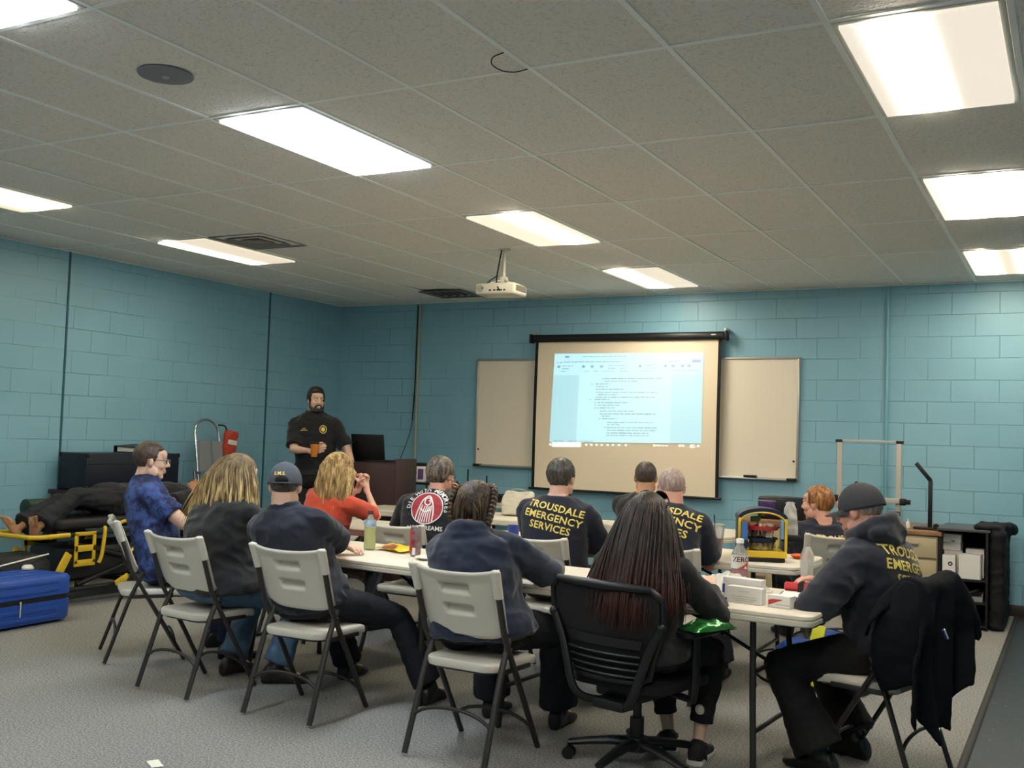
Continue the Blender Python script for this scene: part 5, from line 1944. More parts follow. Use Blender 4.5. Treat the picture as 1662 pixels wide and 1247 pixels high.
# hand truck with an orange bag
t = thing('hand_truck', 'silver hand truck leaning against the left wall behind the trunk', 'hand truck', (-5.85, 5.40, 0))
def ht(y, z, off=0):
    return V((.10 - .155 * z + .12 + off, y, z))
MB().tube([ht(-.17, .06), ht(-.17, 1.2)] + bez([ht(-.17, 1.38), ht(-.17, 1.57), ht(.16, 1.57), ht(.16, 1.38)], 10) + [ht(.16, 1.2), ht(.16, .06)], .014, 10).build('frame', CHROME, t)
GP = mat('grey plastic panel', '#8a8d90', .55)
for y0, y1, z0, z1 in ((-.15, .0, 1.0, 1.30), (.03, .17, 1.0, 1.30), (-.15, .0, .70, .96)):
    a = [ht(y0, z0, .01), ht(y1, z0, .01), ht(y1, z1, .01), ht(y0, z1, .01)]
    MB().loft([a, [p + V((.02, 0, 0)) for p in a]]).build('panel', GP, t, smooth=False)
MB().tube([ht(-.17, .62), ht(.16, .62)], .012).tube([ht(-.17, .95), ht(.16, .95)], .012).tube([ht(-.25, 1.0, .03), ht(-.17, .98, .03)], .012).tube([ht(-.25, 1.0, .03), ht(-.22, .60, .03)], .012).build('cross_bar', CHROME, t)
MB().box((.36, 0, .02), (.24, .36, .01), bev=.003).build('toe_plate', CHROME, t)
for s in (-1, 1):
    MB().tube([(.19, s * .2, .09), (.19, s * .245, .09)], .09, 20).build('wheel', BLACK, t)
t = thing('orange_bag', 'red orange soft bag with a white label hanging beside the hand truck', 'bag', (-5.84, 5.73, 1.27), R(-4))
mb = MB().box((0, 0, 0), (.07, .17, .29), Euler((R(-8), 0, 0)), bev=.03, seg=3)
remesh(mb, 'body', mat('red orange nylon', '#b7432c', .6), t, .008, 3, None, .006, 12, 4)
MB().box((.04, .0, .02), (.008, .12, .05), Euler((R(-8), 0, 0)), bev=.002).build('label', WHITE, t)
MB().tube(catmull([(.0, -.04, .13), (.02, -.10, .19), (.0, -.17, .20)], 5), .008).build('strap', BLACKM, t)
# ---------------------------------------------------------------- front: lectern, cart, wall table
t = thing('lectern', 'dark mahogany lectern beside the instructor', 'lectern', (-4.15, 6.1, 0), R(10))
MB().box((0, -.24, .57), (.54, .02, 1.14), bev=.003).build('front_panel', WOOD, t)
for s in (-1, 1):
    MB().box((s * .275, 0, .595), (.022, .5, 1.19), bev=.004).build('side_panel', WOOD, t)
MB().box((0, .01, 1.14), (.528, .46, .022), bev=.003).build('top', WOOD, t)
MB().box((0, 0, .5), (.528, .46, .02)).build('shelf', WOOD, t)
t = thing('laptop', 'open black laptop on top of the mahogany lectern', 'laptop', (-4.25, 6.06, 1.152), R(10))
MB().box((0, .08, .009), (.36, .25, .018), bev=.005).build('base', BLACK, t)
MB().box((0, -.07, .145), (.36, .012, .26), Euler((R(12), 0, 0)), bev=.004).build('screen', BLACK, t)
t = thing('side_table', 'thin black topped table beside the lectern holding a snack tub', 'table', (-4.52, 7.35, 0))
MB().box((0, 0, .895), (.52, .40, .022), bev=.004).build('top', BLACK, t)
for s in (-1, 1):
    for q in (-1, 1):
        MB().tube([(s * .23, q * .17, .0), (s * .23, q * .17, .885)], .009).build('leg', BLACK, t)
t = thing('snack_tub', 'white snack tub with purple label and dark lid on the thin black table', 'tub', (-4.45, 7.28, .907))
MB().lathe([(.06, 0), (.072, .004), (.074, .02), (.074, .17), (.068, .185)], n=28).build('body', WHITE, t)
MB().lathe([(.077, .178), (.078, .182), (.078, .21), (.07, .216)], n=28).build('lid', mat('dark purple lid', '#1d1626', .4), t)
def wrap(r, a0, a1, z0, z1, n=12):
    return MB().sheet(lambda u, v: (r * cos(R(a0 + (a1 - a0) * u)), r * sin(R(a0 + (a1 - a0) * u)), z0 + (z1 - z0) * v), n, 2)
wrap(.0748, -75, -25, .03, .15).build('purple_label', mat('purple label', '#5d3a78', .5), t)
wrap(.0747, -115, -85, .09, .12).build('small_label', mat('grey print', '#8d8790', .5), t)
t = dup(T0, (-3.45, 7.33, 0), 0, 'white folding table against the front wall with the router on it')
t.scale = (.9, .72, 1)
t = thing('wireless_router', 'black wireless router with two upright antennas on the table by the front wall', 'router', (-3.72, 7.3, .742))
MB().box((0, 0, .02), (.36, .18, .036), bev=.01).build('body', BLACK, t)
MB().tube([(-.16, .08, .03), (-.165, .085, .33)], .009).build('antenna', BLACK, t)
MB().tube([(.075, .08, .03), (.077, .085, .27)], .009).build('antenna', BLACK, t)
t = thing('label_printer', 'low black device on the table by the front wall left of the tote bag', 'printer', (-3.32, 7.28, .742))
MB().box((0, 0, .045), (.34, .22, .075), bev=.012).build('body', BLACK, t)
MB().box((.02, -.085, .088), (.24, .04, .012), bev=.004).build('paper_slot', mat('dark grey', '#2b2c2f', .5), t)
t = thing('tote_bag', 'off white canvas tote bag standing on the table below the screen', 'bag', (-2.36, 5.72, .742), R(8))
mb = MB().loft([[V((x, y, z)) for x, y in rrect(w_, d_, .03, 4)] for z, w_, d_ in ((.003, .25, .12), (.012, .28, .15), (.1, .30, .15), (.17, .27, .11), (.215, .26, .05))])
remesh(mb, 'body', mat('canvas', '#d6cfbe', .9, bump=.2, bscale=300), t, .008, 3, None, .008, 9, 6)
MB().tube(catmull([(-.08, .0, .2), (-.05, -.03, .235), (.05, -.03, .235), (.1, 0, .2)], 5), .008, flat=.4).build('handle', mat('canvas', '#d6cfbe'), t)
CLEAR = mat('clear plastic', '#e8eceb', .12, trans=.75, ior=1.3, alpha=.75)
def bottle(name, label, loc, h, r, liquid, fill, capcol, lab=None, cat='bottle'):
    t = thing(name, label, cat, loc)
    pr = [(r * .75, .0), (r * .96, .004), (r, .012), (r, .08 * h / .24), (r * .93, .09 * h / .24), (r, .1 * h / .24), (r, h * .62), (r * .9, h * .70), (r * .5, h * .84), (r * .40, h * .87), (r * .40, h * .93)]
    MB().lathe(pr, n=24).build('bottle_body', CLEAR, t)
    if liquid:
        lp = [(q * .93, z + .003) for q, z in pr if z < h * fill] 
        lp.append((r * .93, h * fill))
        MB().lathe(lp, n=24).build('drink', liquid, t)
    MB().lathe([(r * .43, h * .905), (r * .47, h * .91), (r * .47, h * .985), (r * .4, h)], n=20).build('cap', capcol, t)
    if lab:
        MB().lathe([(r * 1.01, h * lab[1]), (r * 1.015, h * lab[1] + .002), (r * 1.015, h * lab[2])], n=24, cap=False).build('label', lab[0], t)
    return t
WCAP = mat('white cap', '#e9e6dc', .4)
bottle('water_bottle', 'clear water bottle with white cap between the lectern and the tote bag', (-2.62, 5.66, .742), .2, .033, None, 0, WCAP)
bottle('water_bottle', 'clear water bottle with white cap behind the shoulder of the capped man', (-2.92, 3.72, .742), .2, .032, None, 0, WCAP)
YD = mat('pale yellow drink', '#d8d86a', .2, alpha=.92)
y_ = bottle('soft_drink_bottle', 'half full bottle of pale yellow drink with blue label and dark cap', (-1.70, 2.56, .742), .235, .035, YD, .58, mat('dark red cap', '#4a1d22', .4), (mat('blue white label', '#c9d3da', .4, vcol='#6a93bf', vscale=30), .60, .76))
# chip bag
CHIP = mat('yellow foil', '#e0c536', .3, vcol='#d2a52a', vscale=12, bump=.5, bscale=24)
mb = MB()
def chp(u, v):
    return V(((u - .5) * .24, (v - .5) * .13 * (1 - .2 * sin(6 * u)), .012 + .03 * max(0, sin(pi * u)) ** .7 * sin(pi * v) + .012 * noise.noise(V((u * 5, v * 5, 3)))))
mb.sheet(chp, 24, 16).sheet(lambda u, v: V((chp(1 - u, v).x, chp(1 - u, v).y, .002)), 24, 16)
t = thing('chip_bag', 'flattened yellow chip bag on the table beside the tall red can', 'snack bag', (-1.54, 2.62, .742), R(-10))
mb.build('bag', CHIP, t, angle=0)
MB().sheet(lambda u, v: chp(.15 + .5 * u, .02 + .3 * v) + V((0, 0, .002)), 10, 6).build('printed_corner', mat('brown red print', '#8e4a34', .4), t)
def can(name, label, loc, h, r, m, top=None):
    t = thing(name, label, 'drink can', loc)
    MB().lathe([(r * .72, 0), (r * .8, .002), (r * .98, .012), (r, .018), (r, h - .02), (r * .86, h - .004)], n=26).build('can_body', m, t)
    MB().lathe([(r * .86, h - .005), (r * .87, h), (r * .82, h), (r * .8, h - .003), (0, h - .003)], n=26, cap=False).ell((0, .008, h - .001), (.008, .012, .0012)).build('lid', CHROME, t)
    return t
t = can('energy_drink_can', 'tall silver and red energy drink can on the left table', (-1.32, 2.48, .742), .168, .033, mat('silver can', '#9a9a9c', .3, metal=.6, vcol='#8a3b3c', vscale=16))
wrap(.0334, -150, -100, .015, .145).build('red_print', mat('red can print', '#b0343a', .35), t)
wrap(.0335, -85, -55, .01, .05).build('barcode_panel', PAPER, t)
wrap(.0336, -130, -70, .125, .14).build('red_band', mat('red can print', '#b0343a'), t)
can('energy_drink_can', 'copper orange drink can beside the elbow of the person in the navy hoodie', (-.70, 2.56, .742), .155, .031, mat('copper can', '#b5613a', .32, metal=.5, vcol='#8f4326', vscale=18))
o = MB().lathe([(0, .002), (.06, .002), (.085, .012), (.088, .014), (.06, .006), (0, .006)], n=28, cap=False).build('plate', WHITE, None)
o.location = (-1.17, 2.41, .742)
tag(o, 'small white plate on the left table behind the tall red can', 'plate')
# ---------------------------------------------------------------- things on the near right table
ZT = .741
t = thing('phone', 'grey phone lying at the front edge of the table by the hoodie sleeve', 'phone', (-.34, 2.10, ZT), R(15))
MB().box((0, 0, .005), (.15, .075, .009), bev=.004).build('body', mat('grey metal', '#8c8b85', .4, metal=.5), t)
MB().box((.03, 0, .0105), (.04, .05, .002)).build('camera_bump', BLACK, t)
t = thing('pocket_knife', 'black pocket knife with a pale stripe on the table', 'knife', (-.24, 2.16, ZT), R(-22))
MB().loft([[V((x, y * s_, z)) for y, z in ((-.012, 0), (.012, 0), (.012, .012), (-.012, .012))] for x, s_ in ((-.07, .3), (-.04, 1), (.04, 1.1), (.065, .6))]).build('handle', BLACK, t)
MB().box((.01, 0, .013), (.035, .012, .002)).build('stripe', WHITE, t)
t = thing('plastic_cup', 'clear plastic cup with a pink straw behind the long haired woman', 'cup', (.10, 2.50, ZT))
MB().lathe([(.030, .001), (.031, .004), (.042, .12), (.044, .122), (.042, .124), (.040, .12), (.029, .006)], n=24, cap=False).build('cup_body', CLEAR, t)
MB().tube([(.0, 0, .01), (-.02, .012, .185)], .005).build('straw', mat('pink straw', '#e07090', .4), t)
MB().sheet(lambda u, v: (.037 * cos(-2.2 + 1.2 * u), .037 * sin(-2.2 + 1.2 * u), .03 + .06 * v), 8, 2).build('dark_print', mat('cup print', '#4a4a4c'), t)
def flat(name, label, cat, loc, rz, size, m, th=.002):
    o = MB().box((0, 0, th / 2), (size[0], size[1], th)).build(name, m, None, smooth=False)
    o.location, o.rotation_euler = loc, (0, 0, R(rz))
    return tag(o, label, cat)
flat('paper_sheet', 'white paper sheet under the blue pen beside the crumpled plastic bag', 'paper', (.36, 2.50, ZT), 12, (.21, .27), PAPER)
def pen(label, loc, rz, m, L=.14):
    t = thing('pen', label, 'pen', loc, R(rz))
    MB().tube([(-L / 2, 0, .005), (L / 2 - .03, 0, .005)], .0045).build('barrel', m, t)
    MB().tube([(L / 2 - .035, 0, .005), (L / 2, 0, .005)], .0052).box((L / 2 - .012, 0, .011), (.03, .003, .002)).build('cap', m, t)
    return t
pen('blue pen lying on the paper sheet', (.34, 2.45, ZT + .002), 10, mat('blue pen', '#2c3a86'))
PB = mat('thin clear film', '#e6e2d8', .18, alpha=.62, bump=.5, bscale=30)
def crumple(name, label, loc, rz, sx, sy, h, m, seed, cat='plastic bag'):
    def f(u, v, k=1):
        e = (sin(pi * u) * sin(pi * v)) ** .4
        return V(((u - .5) * sx, (v - .5) * sy, .003 + h * e * (.5 + .7 * abs(noise.noise(V((u * 4 + seed, v * 4, 0)))) + .35 * noise.noise(V((u * 9, v * 9 + seed, 2))))))
    mb = MB().sheet(f, 30, 30).sheet(lambda u, v: V((f(1 - u, v).x, f(1 - u, v).y, .001)), 30, 30)
    o = mb.build(name, m, None, angle=25)
    o.location, o.rotation_euler = loc, (0, 0, R(rz))
    return tag(o, label, cat)
crumple('plastic_bag', 'crumpled clear plastic bag on the near table behind the white boxes', (.56, 2.40, ZT), -14, .36, .20, .09, PB, 3)
SPD = mat('red sports drink', '#b3344c', .15, alpha=.95)
t = bottle('sports_drink_bottle', 'half full red sports drink bottle lettered ZERO', (.56, 2.56, ZT), .235, .042, SPD, .36, WCAP, (mat('white label film', '#ded9d2', .35), .38, .66))
m4 = M.Translation(V((0, 0, 0)))
vs, fs = text_mesh('ZERO', .036, bold=.02, ext=0)
a0 = R(-62)
MB().add([V((.0435 * cos(a0 + p.x / .0435), .0435 * sin(a0 + p.x / .0435), .235 * .57 + p.y)) for p in vs], fs).build('label_lettering', mat('dark label ink', '#3a2730', .5), t, smooth=False)
MB().add([V((.0437 * cos(a0 + x / .0435), .0437 * sin(a0 + x / .0435), z)) for x, z in ((-.02, .09), (-.005, .09), (.01, .09), (.04, .09), (.04, .128), (.025, .115), (.01, .105), (-.005, .098))], [(0, 1, 7), (1, 2, 6, 7), (2, 3, 5, 6), (3, 4, 5)]).build('label_wedge', mat('red label ink', '#c23a4e', .5), t, smooth=False)
BOXW = mat('white carton', '#e4e0d8', .55)
PRN = mat('pale grey print', '#b7b2aa', .6)
def carton(label, loc, rz, sx, sy, sz, name='medicine_box'):
    t = thing(name, label, 'box', loc, R(rz))
    MB().box((0, 0, sz / 2), (sx, sy, sz), bev=.0015).build('carton', BOXW, t, smooth=False)
    return t
t = carton('white medicine box at the front of the near table, in front of its taller twin', (.745, 2.03, ZT), -8, .165, .05, .072)
for z, w_ in ((.052, .05), (.03, .12), (.02, .12), (.012, .09)):
    MB().box((0, -.0256, z), (w_, .0012, .003)).build('print_line', PRN, t, smooth=False)
t = carton('taller white medicine box standing right behind the front one', (.715, 2.10, ZT), -8, .185, .055, .10)
MB().box((-.088, -.0281, .05), (.012, .001, .04)).build('blue_print', mat('blue print', '#33448c', .5), t, smooth=False)
t = carton('small white carton with a red wedge print beside the white medicine boxes', (.905, 2.02, ZT), -12, .105, .06, .052, 'small_carton')
MB().add([V((-.048, -.0308, .008)), V((.02, -.0308, .036)), V((-.03, -.0308, .036)), V((-.048, -.0308, .03))], [(0, 1, 2, 3)]).build('red_wedge', mat('red carton ink', '#c24038', .5), t, smooth=False)
MB().box((.02, -.0306, .014), (.06, .001, .004)).build('grey_print', PRN, t, smooth=False)
t = thing('keys', 'small black key ring beside the white medicine boxes', 'keys', (.615, 2.06, ZT))
MB().tube([(.014 * cos(a), .014 * sin(a), .003) for a in [2 * pi * i / 14 for i in range(14)]], .002, closed=True).build('ring', BLACK, t)
MB().box((.025, .008, .006), (.035, .016, .01), Euler((0, 0, .3)), bev=.004).build('fob', BLACK, t)
t = thing('flashlight', 'red tube flashlight with black strap on the near table', 'flashlight', (.905, 2.53, ZT), R(4))
MB().lathe([(.016, -.11), (.022, -.105), (.022, -.02), (.026, 0), (.026, .085), (.022, .09)], (0, 0, .027), 20, Euler((0, pi / 2, 0))).build('tube', mat('red plastic', '#c23a3e', .35), t)
MB().tube(catmull([(-.03, -.035, .005), (-.03, -.01, .056), (-.02, .03, .03), (.0, .02, .006), (.03, -.04, .02), (.05, -.09, .006), (.0, -.1, .005)], 6), .014, flat=.25).build('strap', BLACKM, t)
t = thing('clipboard', 'dark clipboard with papers under the red flashlight', 'clipboard', (.93, 2.42, ZT), R(6))
MB().box((0, 0, .003), (.26, .2, .004), bev=.001).build('board', BLACK, t)
MB().box((-.0, .0, .006), (.24, .17, .002)).build('sheets', PAPER, t, smooth=False)
pen('black pen lying beside the small carton', (.955, 2.16, ZT), 118, BLACK)
flat('note_pad', 'pale yellow sticky note pad beside the black pen', 'note pad', (.985, 2.26, ZT), 6, (.10, .08), mat('pale yellow paper', '#e5dea0', .8), .012)
# ---------------------------------------------------------------- middle table
t = thing('drink_cup', 'clear cup of purple drink with a black straw on the middle table', 'cup', (.02, 3.92, ZT))
MB().lathe([(.034, .001), (.036, .004), (.05, .175), (.053, .18), (.053, .186), (.048, .192), (.03, .196), (.0, .196)], n=26).build('cup_body', CLEAR, t)
MB().lathe([(.033, .004), (.0345, .008), (.0435, .105), (.0, .106)], n=26).build('drink', mat('purple drink', '#6a3346', .25), t)
MB().tube([(.0, 0, .03), (-.018, .0, .25)], .004).build('straw', BLACK, t)
t = thing('tablet', 'dark tablet lying on the middle table under the lettered man\'s hand', 'tablet', (-.60, 3.86, ZT), R(-10))
MB().box((0, 0, .005), (.25, .17, .009), bev=.004).build('body', BLACK, t)
MB().box((0, .0, .0098), (.23, .15, .001)).build('screen', mat('pale screen', '#d6d2c4', .3), t, smooth=False)
flat('paper_sheet', 'white paper sheet beyond the dark tablet on the middle table', 'paper', (-.62, 4.12, ZT), -6, (.28, .21), PAPER)
t = thing('plastic_cup', 'blue plastic cup on the middle table beside the white chair back', 'cup', (-1.34, 3.72, ZT))
MB().lathe([(.03, .001), (.032, .004), (.042, .10), (.044, .104), (.040, .104), (.03, .01), (0, .008)], n=24, cap=False).build('cup_body', mat('blue plastic', '#3f57b0', .4), t)
# airway caddy
t = thing('airway_caddy', 'yellow and navy airway supply caddy with red tray on the middle table', 'caddy', (.335, 3.80, ZT), R(22))
YC = mat('yellow caddy plastic', '#e3bf33', .4)
NC = mat('navy caddy plastic', '#1d2740', .45)
MB().box((0, 0, .014), (.27, .2, .026), bev=.006).build('foot', BLACK, t)
MB().box((0, 0, .047), (.29, .21, .04), bev=.006).build('base_tray', YC, t)
for s in (-1, 1):
    MB().box((s * .135, 0, .165), (.016, .19, .2), bev=.005).build('side_panel', NC, t)
    MB().box((s * .138, -.095, .165), (.016, .012, .2), bev=.004).box((s * .085, -.09, .10), (.012, .012, .07), bev=.003).build('yellow_post', YC, t)
arch = [(.148 * cos(a), .0, .262 + .062 * sin(a)) for a in [pi * i / 16 for i in range(17)]]
MB().loft([[V((x, -.1, z)), V((x, .1, z)), V((x * .9, .1, z - .028)), V((x * .9, -.1, z - .028))] for x, y, z in arch]).build('arch_top', NC, t, angle=30)
MB().tube([(x * .91, -.102, z - .026) for x, y, z in arch], .005).build('arch_trim', YC, t)
MB().lathe([(.04, .185), (.10, .19), (.114, .214), (.106, .214), (.096, .2), (.0, .196)], (0, -.01, 0), 26).build('red_tray', mat('red caddy plastic', '#c22f34', .35), t)
MB().lathe([(.07, .118), (.098, .12), (.102, .142), (.095, .142), (.09, .126), (0, .124)], (0, -.01, 0), 26).build('navy_tray', NC, t)
MB().lathe([(.05, .07), (.075, .072), (.082, .115), (.05, .117)], (0, -.01, 0), 24).build('clear_bowl', mat('amber clear bowl', '#b8a66a', .25, vcol='#4a4440', vscale=40), t)
rr = random.Random(2)
cs = [mat('peach wrap', '#d9ab94', .5), mat('cream wrap', '#e0d2b0', .5), mat('grey tube', '#77726c', .5), mat('yellow tube', '#d8c24a', .5)]
for k in range(10):
    a = rr.uniform(0, 6.28)
    r_ = rr.uniform(.02, .07)
    MB().tube([(r_ * cos(a), -.01 + r_ * sin(a), .146), (r_ * cos(a) * 1.05 + rr.uniform(-.02, .02), -.01 + r_ * sin(a), .187)], rr.uniform(.009, .016), 8).build('supply_pack', cs[k % 4], t)
for k in range(11):
    a = rr.uniform(0, 6.28)
    MB().box((.055 * cos(a), -.01 + .055 * sin(a), .222), (.05, .022, .02), Euler((rr.uniform(-.3, .3), .2, a)), bev=.006).build('supply_pack', mat('pale red pack', '#d98a84', .4) if k % 2 else cs[1], t)
MB().tube([(-.108, -.095, .11), (-.108, -.095, .235)], .02, 16).build('blue_tube', mat('blue tube', '#4f78b5', .35), t)
MB().tube([(-.108, -.115, .105), (-.108, -.125, .105)], .026, 18).build('tube_end', NC, t)
MB().box((.118, -.07, .2), (.02, .05, .12), bev=.006).build('blue_packet', mat('light blue packet', '#8fb2cf', .4), t)
MB().box((.175, -.03, .145), (.11, .11, .042), bev=.01).build('side_strap', BLACKM, t)
MB().box((-.03, .03, .25), (.06, .03, .035), bev=.008).build('green_pack', mat('green pack', '#7fb84a', .4), t)
MB().box((.02, .04, .285), (.02, .02, .03), bev=.005).build('green_tag', mat('lime tag', '#b8dc4a', .4), t)
def pouch(label, loc, rz, w_, h, seed):
    def f(u, v, s):
        x = (u - .5) * w_ * (1 + .15 * sin(4 * v + seed)) * (.55 + .45 * min(1, (1 - v) * 5))
        y = s * .016 * sin(pi * u) * (.4 + .6 * sin(pi * v)) + .012 * noise.noise(V((u * 3, v * 5, seed)))
        return V((x, y, v * h))
    o = MB().sheet(lambda u, v: f(u, v, -1), 12, 20).sheet(lambda u, v: f(1 - u, v, 1), 12, 20).build('clear_pouch', PB, None, angle=30)
    o.location, o.rotation_euler = loc, (0, 0, R(rz))
    return tag(o, label, 'plastic pouch')
pouch('tall crinkled clear pouch standing in the strap at the right of the caddy', (.505, 3.83, ZT + .165), 26, .085, .20, 1)
pouch('clear pouch hanging below the strap over the table edge by the caddy', (.655, 3.63, ZT - .12), 26, .07, .24, 5)
o = MB().lathe([(0, 0), (.05, .0), (.075, .02), (.07, .024), (.0, .012)], n=26, cap=False).build('bowl', mat('orange plastic', '#e0662c', .4), None)
o.location = (.52, 4.10, ZT)
tag(o, 'shallow orange plastic bowl behind the caddy pouches', 'bowl')
# ---------------------------------------------------------------- blue kit bag under the near table
t = thing('medical_bag', 'blue medical bag with yellow tags and black straps under the middle table', 'bag', (.70, 3.93, 0), R(-14))
mb = MB().box((0, 0, .13), (.56, .30, .25), bev=.08, seg=4).box((.12, .0, .26), (.34, .26, .14), bev=.06, seg=3)
remesh(mb, 'body', mat('blue nylon', '#234a9a', .55, var=.2, vscale=10), t, .01, 4, None, .012, 8, 1)
MB().box((-.02, -.165, .09), (.54, .03, .14), bev=.012).build('front_pocket', mat('dark navy nylon', '#131a38', .6), t)
YT = mat('bright yellow tag', '#e2e03a', .5)
MB().box((-.17, -.184, .09), (.07, .008, .07), Euler((0, R(12), 0)), bev=.003).build('yellow_tag', YT, t)
MB().box((.02, -.184, .075), (.06, .008, .08), Euler((0, R(10), 0)), bev=.003).build('yellow_tag', YT, t)
MB().box((.03, -.15, .33), (.08, .012, .12), Euler((R(-8), R(8), 0)), bev=.004).build('yellow_tag', YT, t)
MB().tube(catmull([(-.27, -.12, .2), (-.36, -.16, .16), (-.34, -.2, .05), (-.2, -.21, .012), (-.05, -.22, .02)], 6), .016, flat=.35).build('strap', BLACKM, t)
MB().tube([(-.12, -.2, .02), (-.07, -.19, .10)], .006).build('buckle', CHROME, t)
# ---------------------------------------------------------------- right: counter, printer, machines, lamp, shelf
BEI = mat('beige drawer front', '#b8a886', .5)
t = thing('drawer_cabinet', 'beige drawer cabinet next to the black bookcase', 'cabinet', (.82, 7.22, 0), group='beige drawer cabinets')
MB().box((0, 0, .365), (.42, .94, .73), bev=.004).build('carcass', mat('cabinet grey', '#8b7f6a', .55), t)
for k, (z, h_) in enumerate(((.635, .17), (.445, .19), (.25, .18), (.09, .12))):
    d = MB().box((0, -.478, z), (.40, .018, h_ - .012), bev=.003).build('drawer', BEI, t)
    MB().box((0, -.5, z + .03), (.13, .02, .022), bev=.006).build('handle', mat('brushed handle', '#8f8a80', .4, metal=.6), d)
dup(t, (.395, 7.22, 0), 0, 'beige drawer cabinet left of its twin, mostly hidden behind the red haired man')
dup(t, (-.03, 7.22, 0), 0, 'beige drawer cabinet under the 3D printer, hidden behind the table')
dup(t, (-.455, 7.22, 0), 0, 'beige drawer cabinet under the black drink machine')
o = MB().box((.2, 7.25, .755), (1.72, 1.02, .036), bev=.004).build('countertop', mat('oak counter', '#9c7350', .45, vcol='#86603f', vscale=5, bstretch=(1, 6, 6)), None)
tag(o, 'long oak coloured countertop along the front wall', 'countertop')
ZC = .774
t = thing('printer_3d', 'desktop 3D printer with grey gantry frame on the oak counter', '3D printer', (.395, 7.22, ZC))
PG = mat('pale grey extrusion', '#bdb9ae', .4)
for s in (-1, 1):
    MB().box((s * .255, 0, .37), (.045, .04, .73), bev=.005).build('upright', PG, t)
    MB().box((s * .262, 0, .735), (.06, .05, .026), bev=.004).build('corner_block', BLACK, t)
MB().box((0, 0, .738), (.47, .035, .02), bev=.003).build('top_bar', PG, t)
MB().box((0, -.03, .215), (.54, .03, .045), bev=.004).build('gantry_beam', PG, t)
MB().box((.30, -.03, .21), (.05, .06, .06), bev=.008).tube([(.32, -.03, .21), (.36, -.03, .21)], .022, 14).build('axis_motor', BLACK, t)
MB().box((-.28, -.03, .215), (.05, .06, .06), bev=.008).build('axis_motor', BLACK, t)
MB().box((.09, -.06, .215), (.06, .06, .11), bev=.008).build('print_head', BLACK, t)
MB().tube(catmull([(-.27, .0, .25), (-.2, -.02, .22), (-.1, -.05, .30), (.0, -.06, .335), (.07, -.06, .32), (.09, -.06, .26)], 6), .006).build('filament_tube', WHITE, t)
MB().box((0, -.02, .04), (.44, .5, .06), bev=.01).build('base', BLACK, t)
MB().box((0, -.03, .085), (.26, .26, .01), bev=.002).build('print_bed', mat('dark bed', '#26262a', .4), t)
MB().box((.25, -.22, .075), (.08, .02, .10), Euler((R(-15), 0, 0)), bev=.004).build('control_screen', mat('grey screen', '#6d7274', .3), t)
MB().box((.25, -.206, .075), (.1, .02, .12), Euler((R(-15), 0, 0)), bev=.006).build('screen_case', BLACK, t)
t = thing('drink_machine', 'black drink machine with purple side tank on the oak counter', 'drink machine', (-.33, 7.12, ZC))
MB().box((0, 0, .10), (.42, .3, .2), bev=.02, seg=3).build('body', BLACK, t)
MB().box((-.12, -.145, .105), (.15, .02, .14), bev=.006).build('purple_tank', mat('purple tinted tank', '#4a2a66', .2), t)
MB().box((-.12, -.157, .165), (.16, .006, .008)).build('tank_rim', ALU, t)
MB().lathe([(.07, 0), (.07, .012), (.055, .016), (.05, .008), (.0, .008)], (.10, -.152, .075), 28, Euler((pi / 2, 0, 0))).build('dial_ring', BLACK, t)
MB().lathe([(0, .0), (.036, .0), (.034, .01), (.0, .014)], (.10, -.155, .075), 24, Euler((pi / 2, 0, 0))).build('gold_dial', mat('gold dial', '#9c8a55', .35, metal=.6), t)
for x in (.05, .09, .13):
    MB().ell((x, -.152, .155), (.006, .004, .006)).build('button', ALU, t)
t = thing('desk_lamp', 'slim black LED desk lamp with a bent arm on the oak counter', 'lamp', (.91, 6.98, ZC))
MB().box((0, 0, .010), (.19, .15, .018), bev=.005).build('base', BLACK, t)
MB().box((.03, .02, .215), (.035, .02, .41), bev=.005).build('upright_arm', BLACK, t)
MB().box((-.027, .012, .487), (.035, .018, .19), Euler((0, R(-39), 0)), bev=.005).build('light_head', BLACK, t)
t = thing('glue_bottle', 'small white glue bottle on the oak counter left of the lamp', 'bottle', (.77, 6.95, ZC))
MB().lathe([(.015, 0), (.018, .003), (.018, .045), (.008, .055)], n=18).build('bottle_body', WHITE, t)
MB().lathe([(.008, .054), (.007, .06), (.002, .082)], n=14).build('nozzle', WHITE, t)
t = thing('webcam', 'small black webcam beside the desk lamp base', 'webcam', (1.0, 6.9, ZC))
MB().box((0, 0, .006), (.05, .05, .01), bev=.003).build('base', BLACK, t)
MB().tube([(0, .02, .035), (0, -.02, .035)], .022, 16).box((0, 0, .015), (.015, .02, .02)).build('head', BLACK, t)
t = thing('bookcase', 'black bookcase with white boxes beside the drawer cabinet', 'bookcase', (1.225, 7.1, 0))
for s in (-1, 1):
    MB().box((s * .178, 0, .395), (.02, .70, .79), bev=.002).build('side_panel', BLACKM, t)
MB().box((0, .34, .395), (.336, .012, .77)).build('back_panel', BLACKM, t)
MB().box((0, 0, .80), (.40, .72, .022), bev=.003).build('top', mat('dark grey top', '#4a4b4d', .4), t)
for z in (.03, .215, .395):
    MB().box((0, 0, z), (.336, .68, .018)).build('shelf', BLACKM, t)
def wbox(label, loc, size, name='white_box', rz=0):
    t = thing(name, label, 'box', loc, R(rz), 'white boxes in the bookcase')
    MB().box((0, 0, size[2] / 2), size, bev=.003).build('carton', BOXW, t, smooth=False)
    return t
SH = .405
t = wbox('tall white box with a round black mark at the left of the bookcase shelf', (1.115, 6.82, SH), (.10, .12, .185))
MB().lathe([(0, 0), (.018, 0), (.018, .001)], (.012, -.0602, .115), 20, Euler((pi / 2, 0, 0))).build('round_mark', BLACK, t)
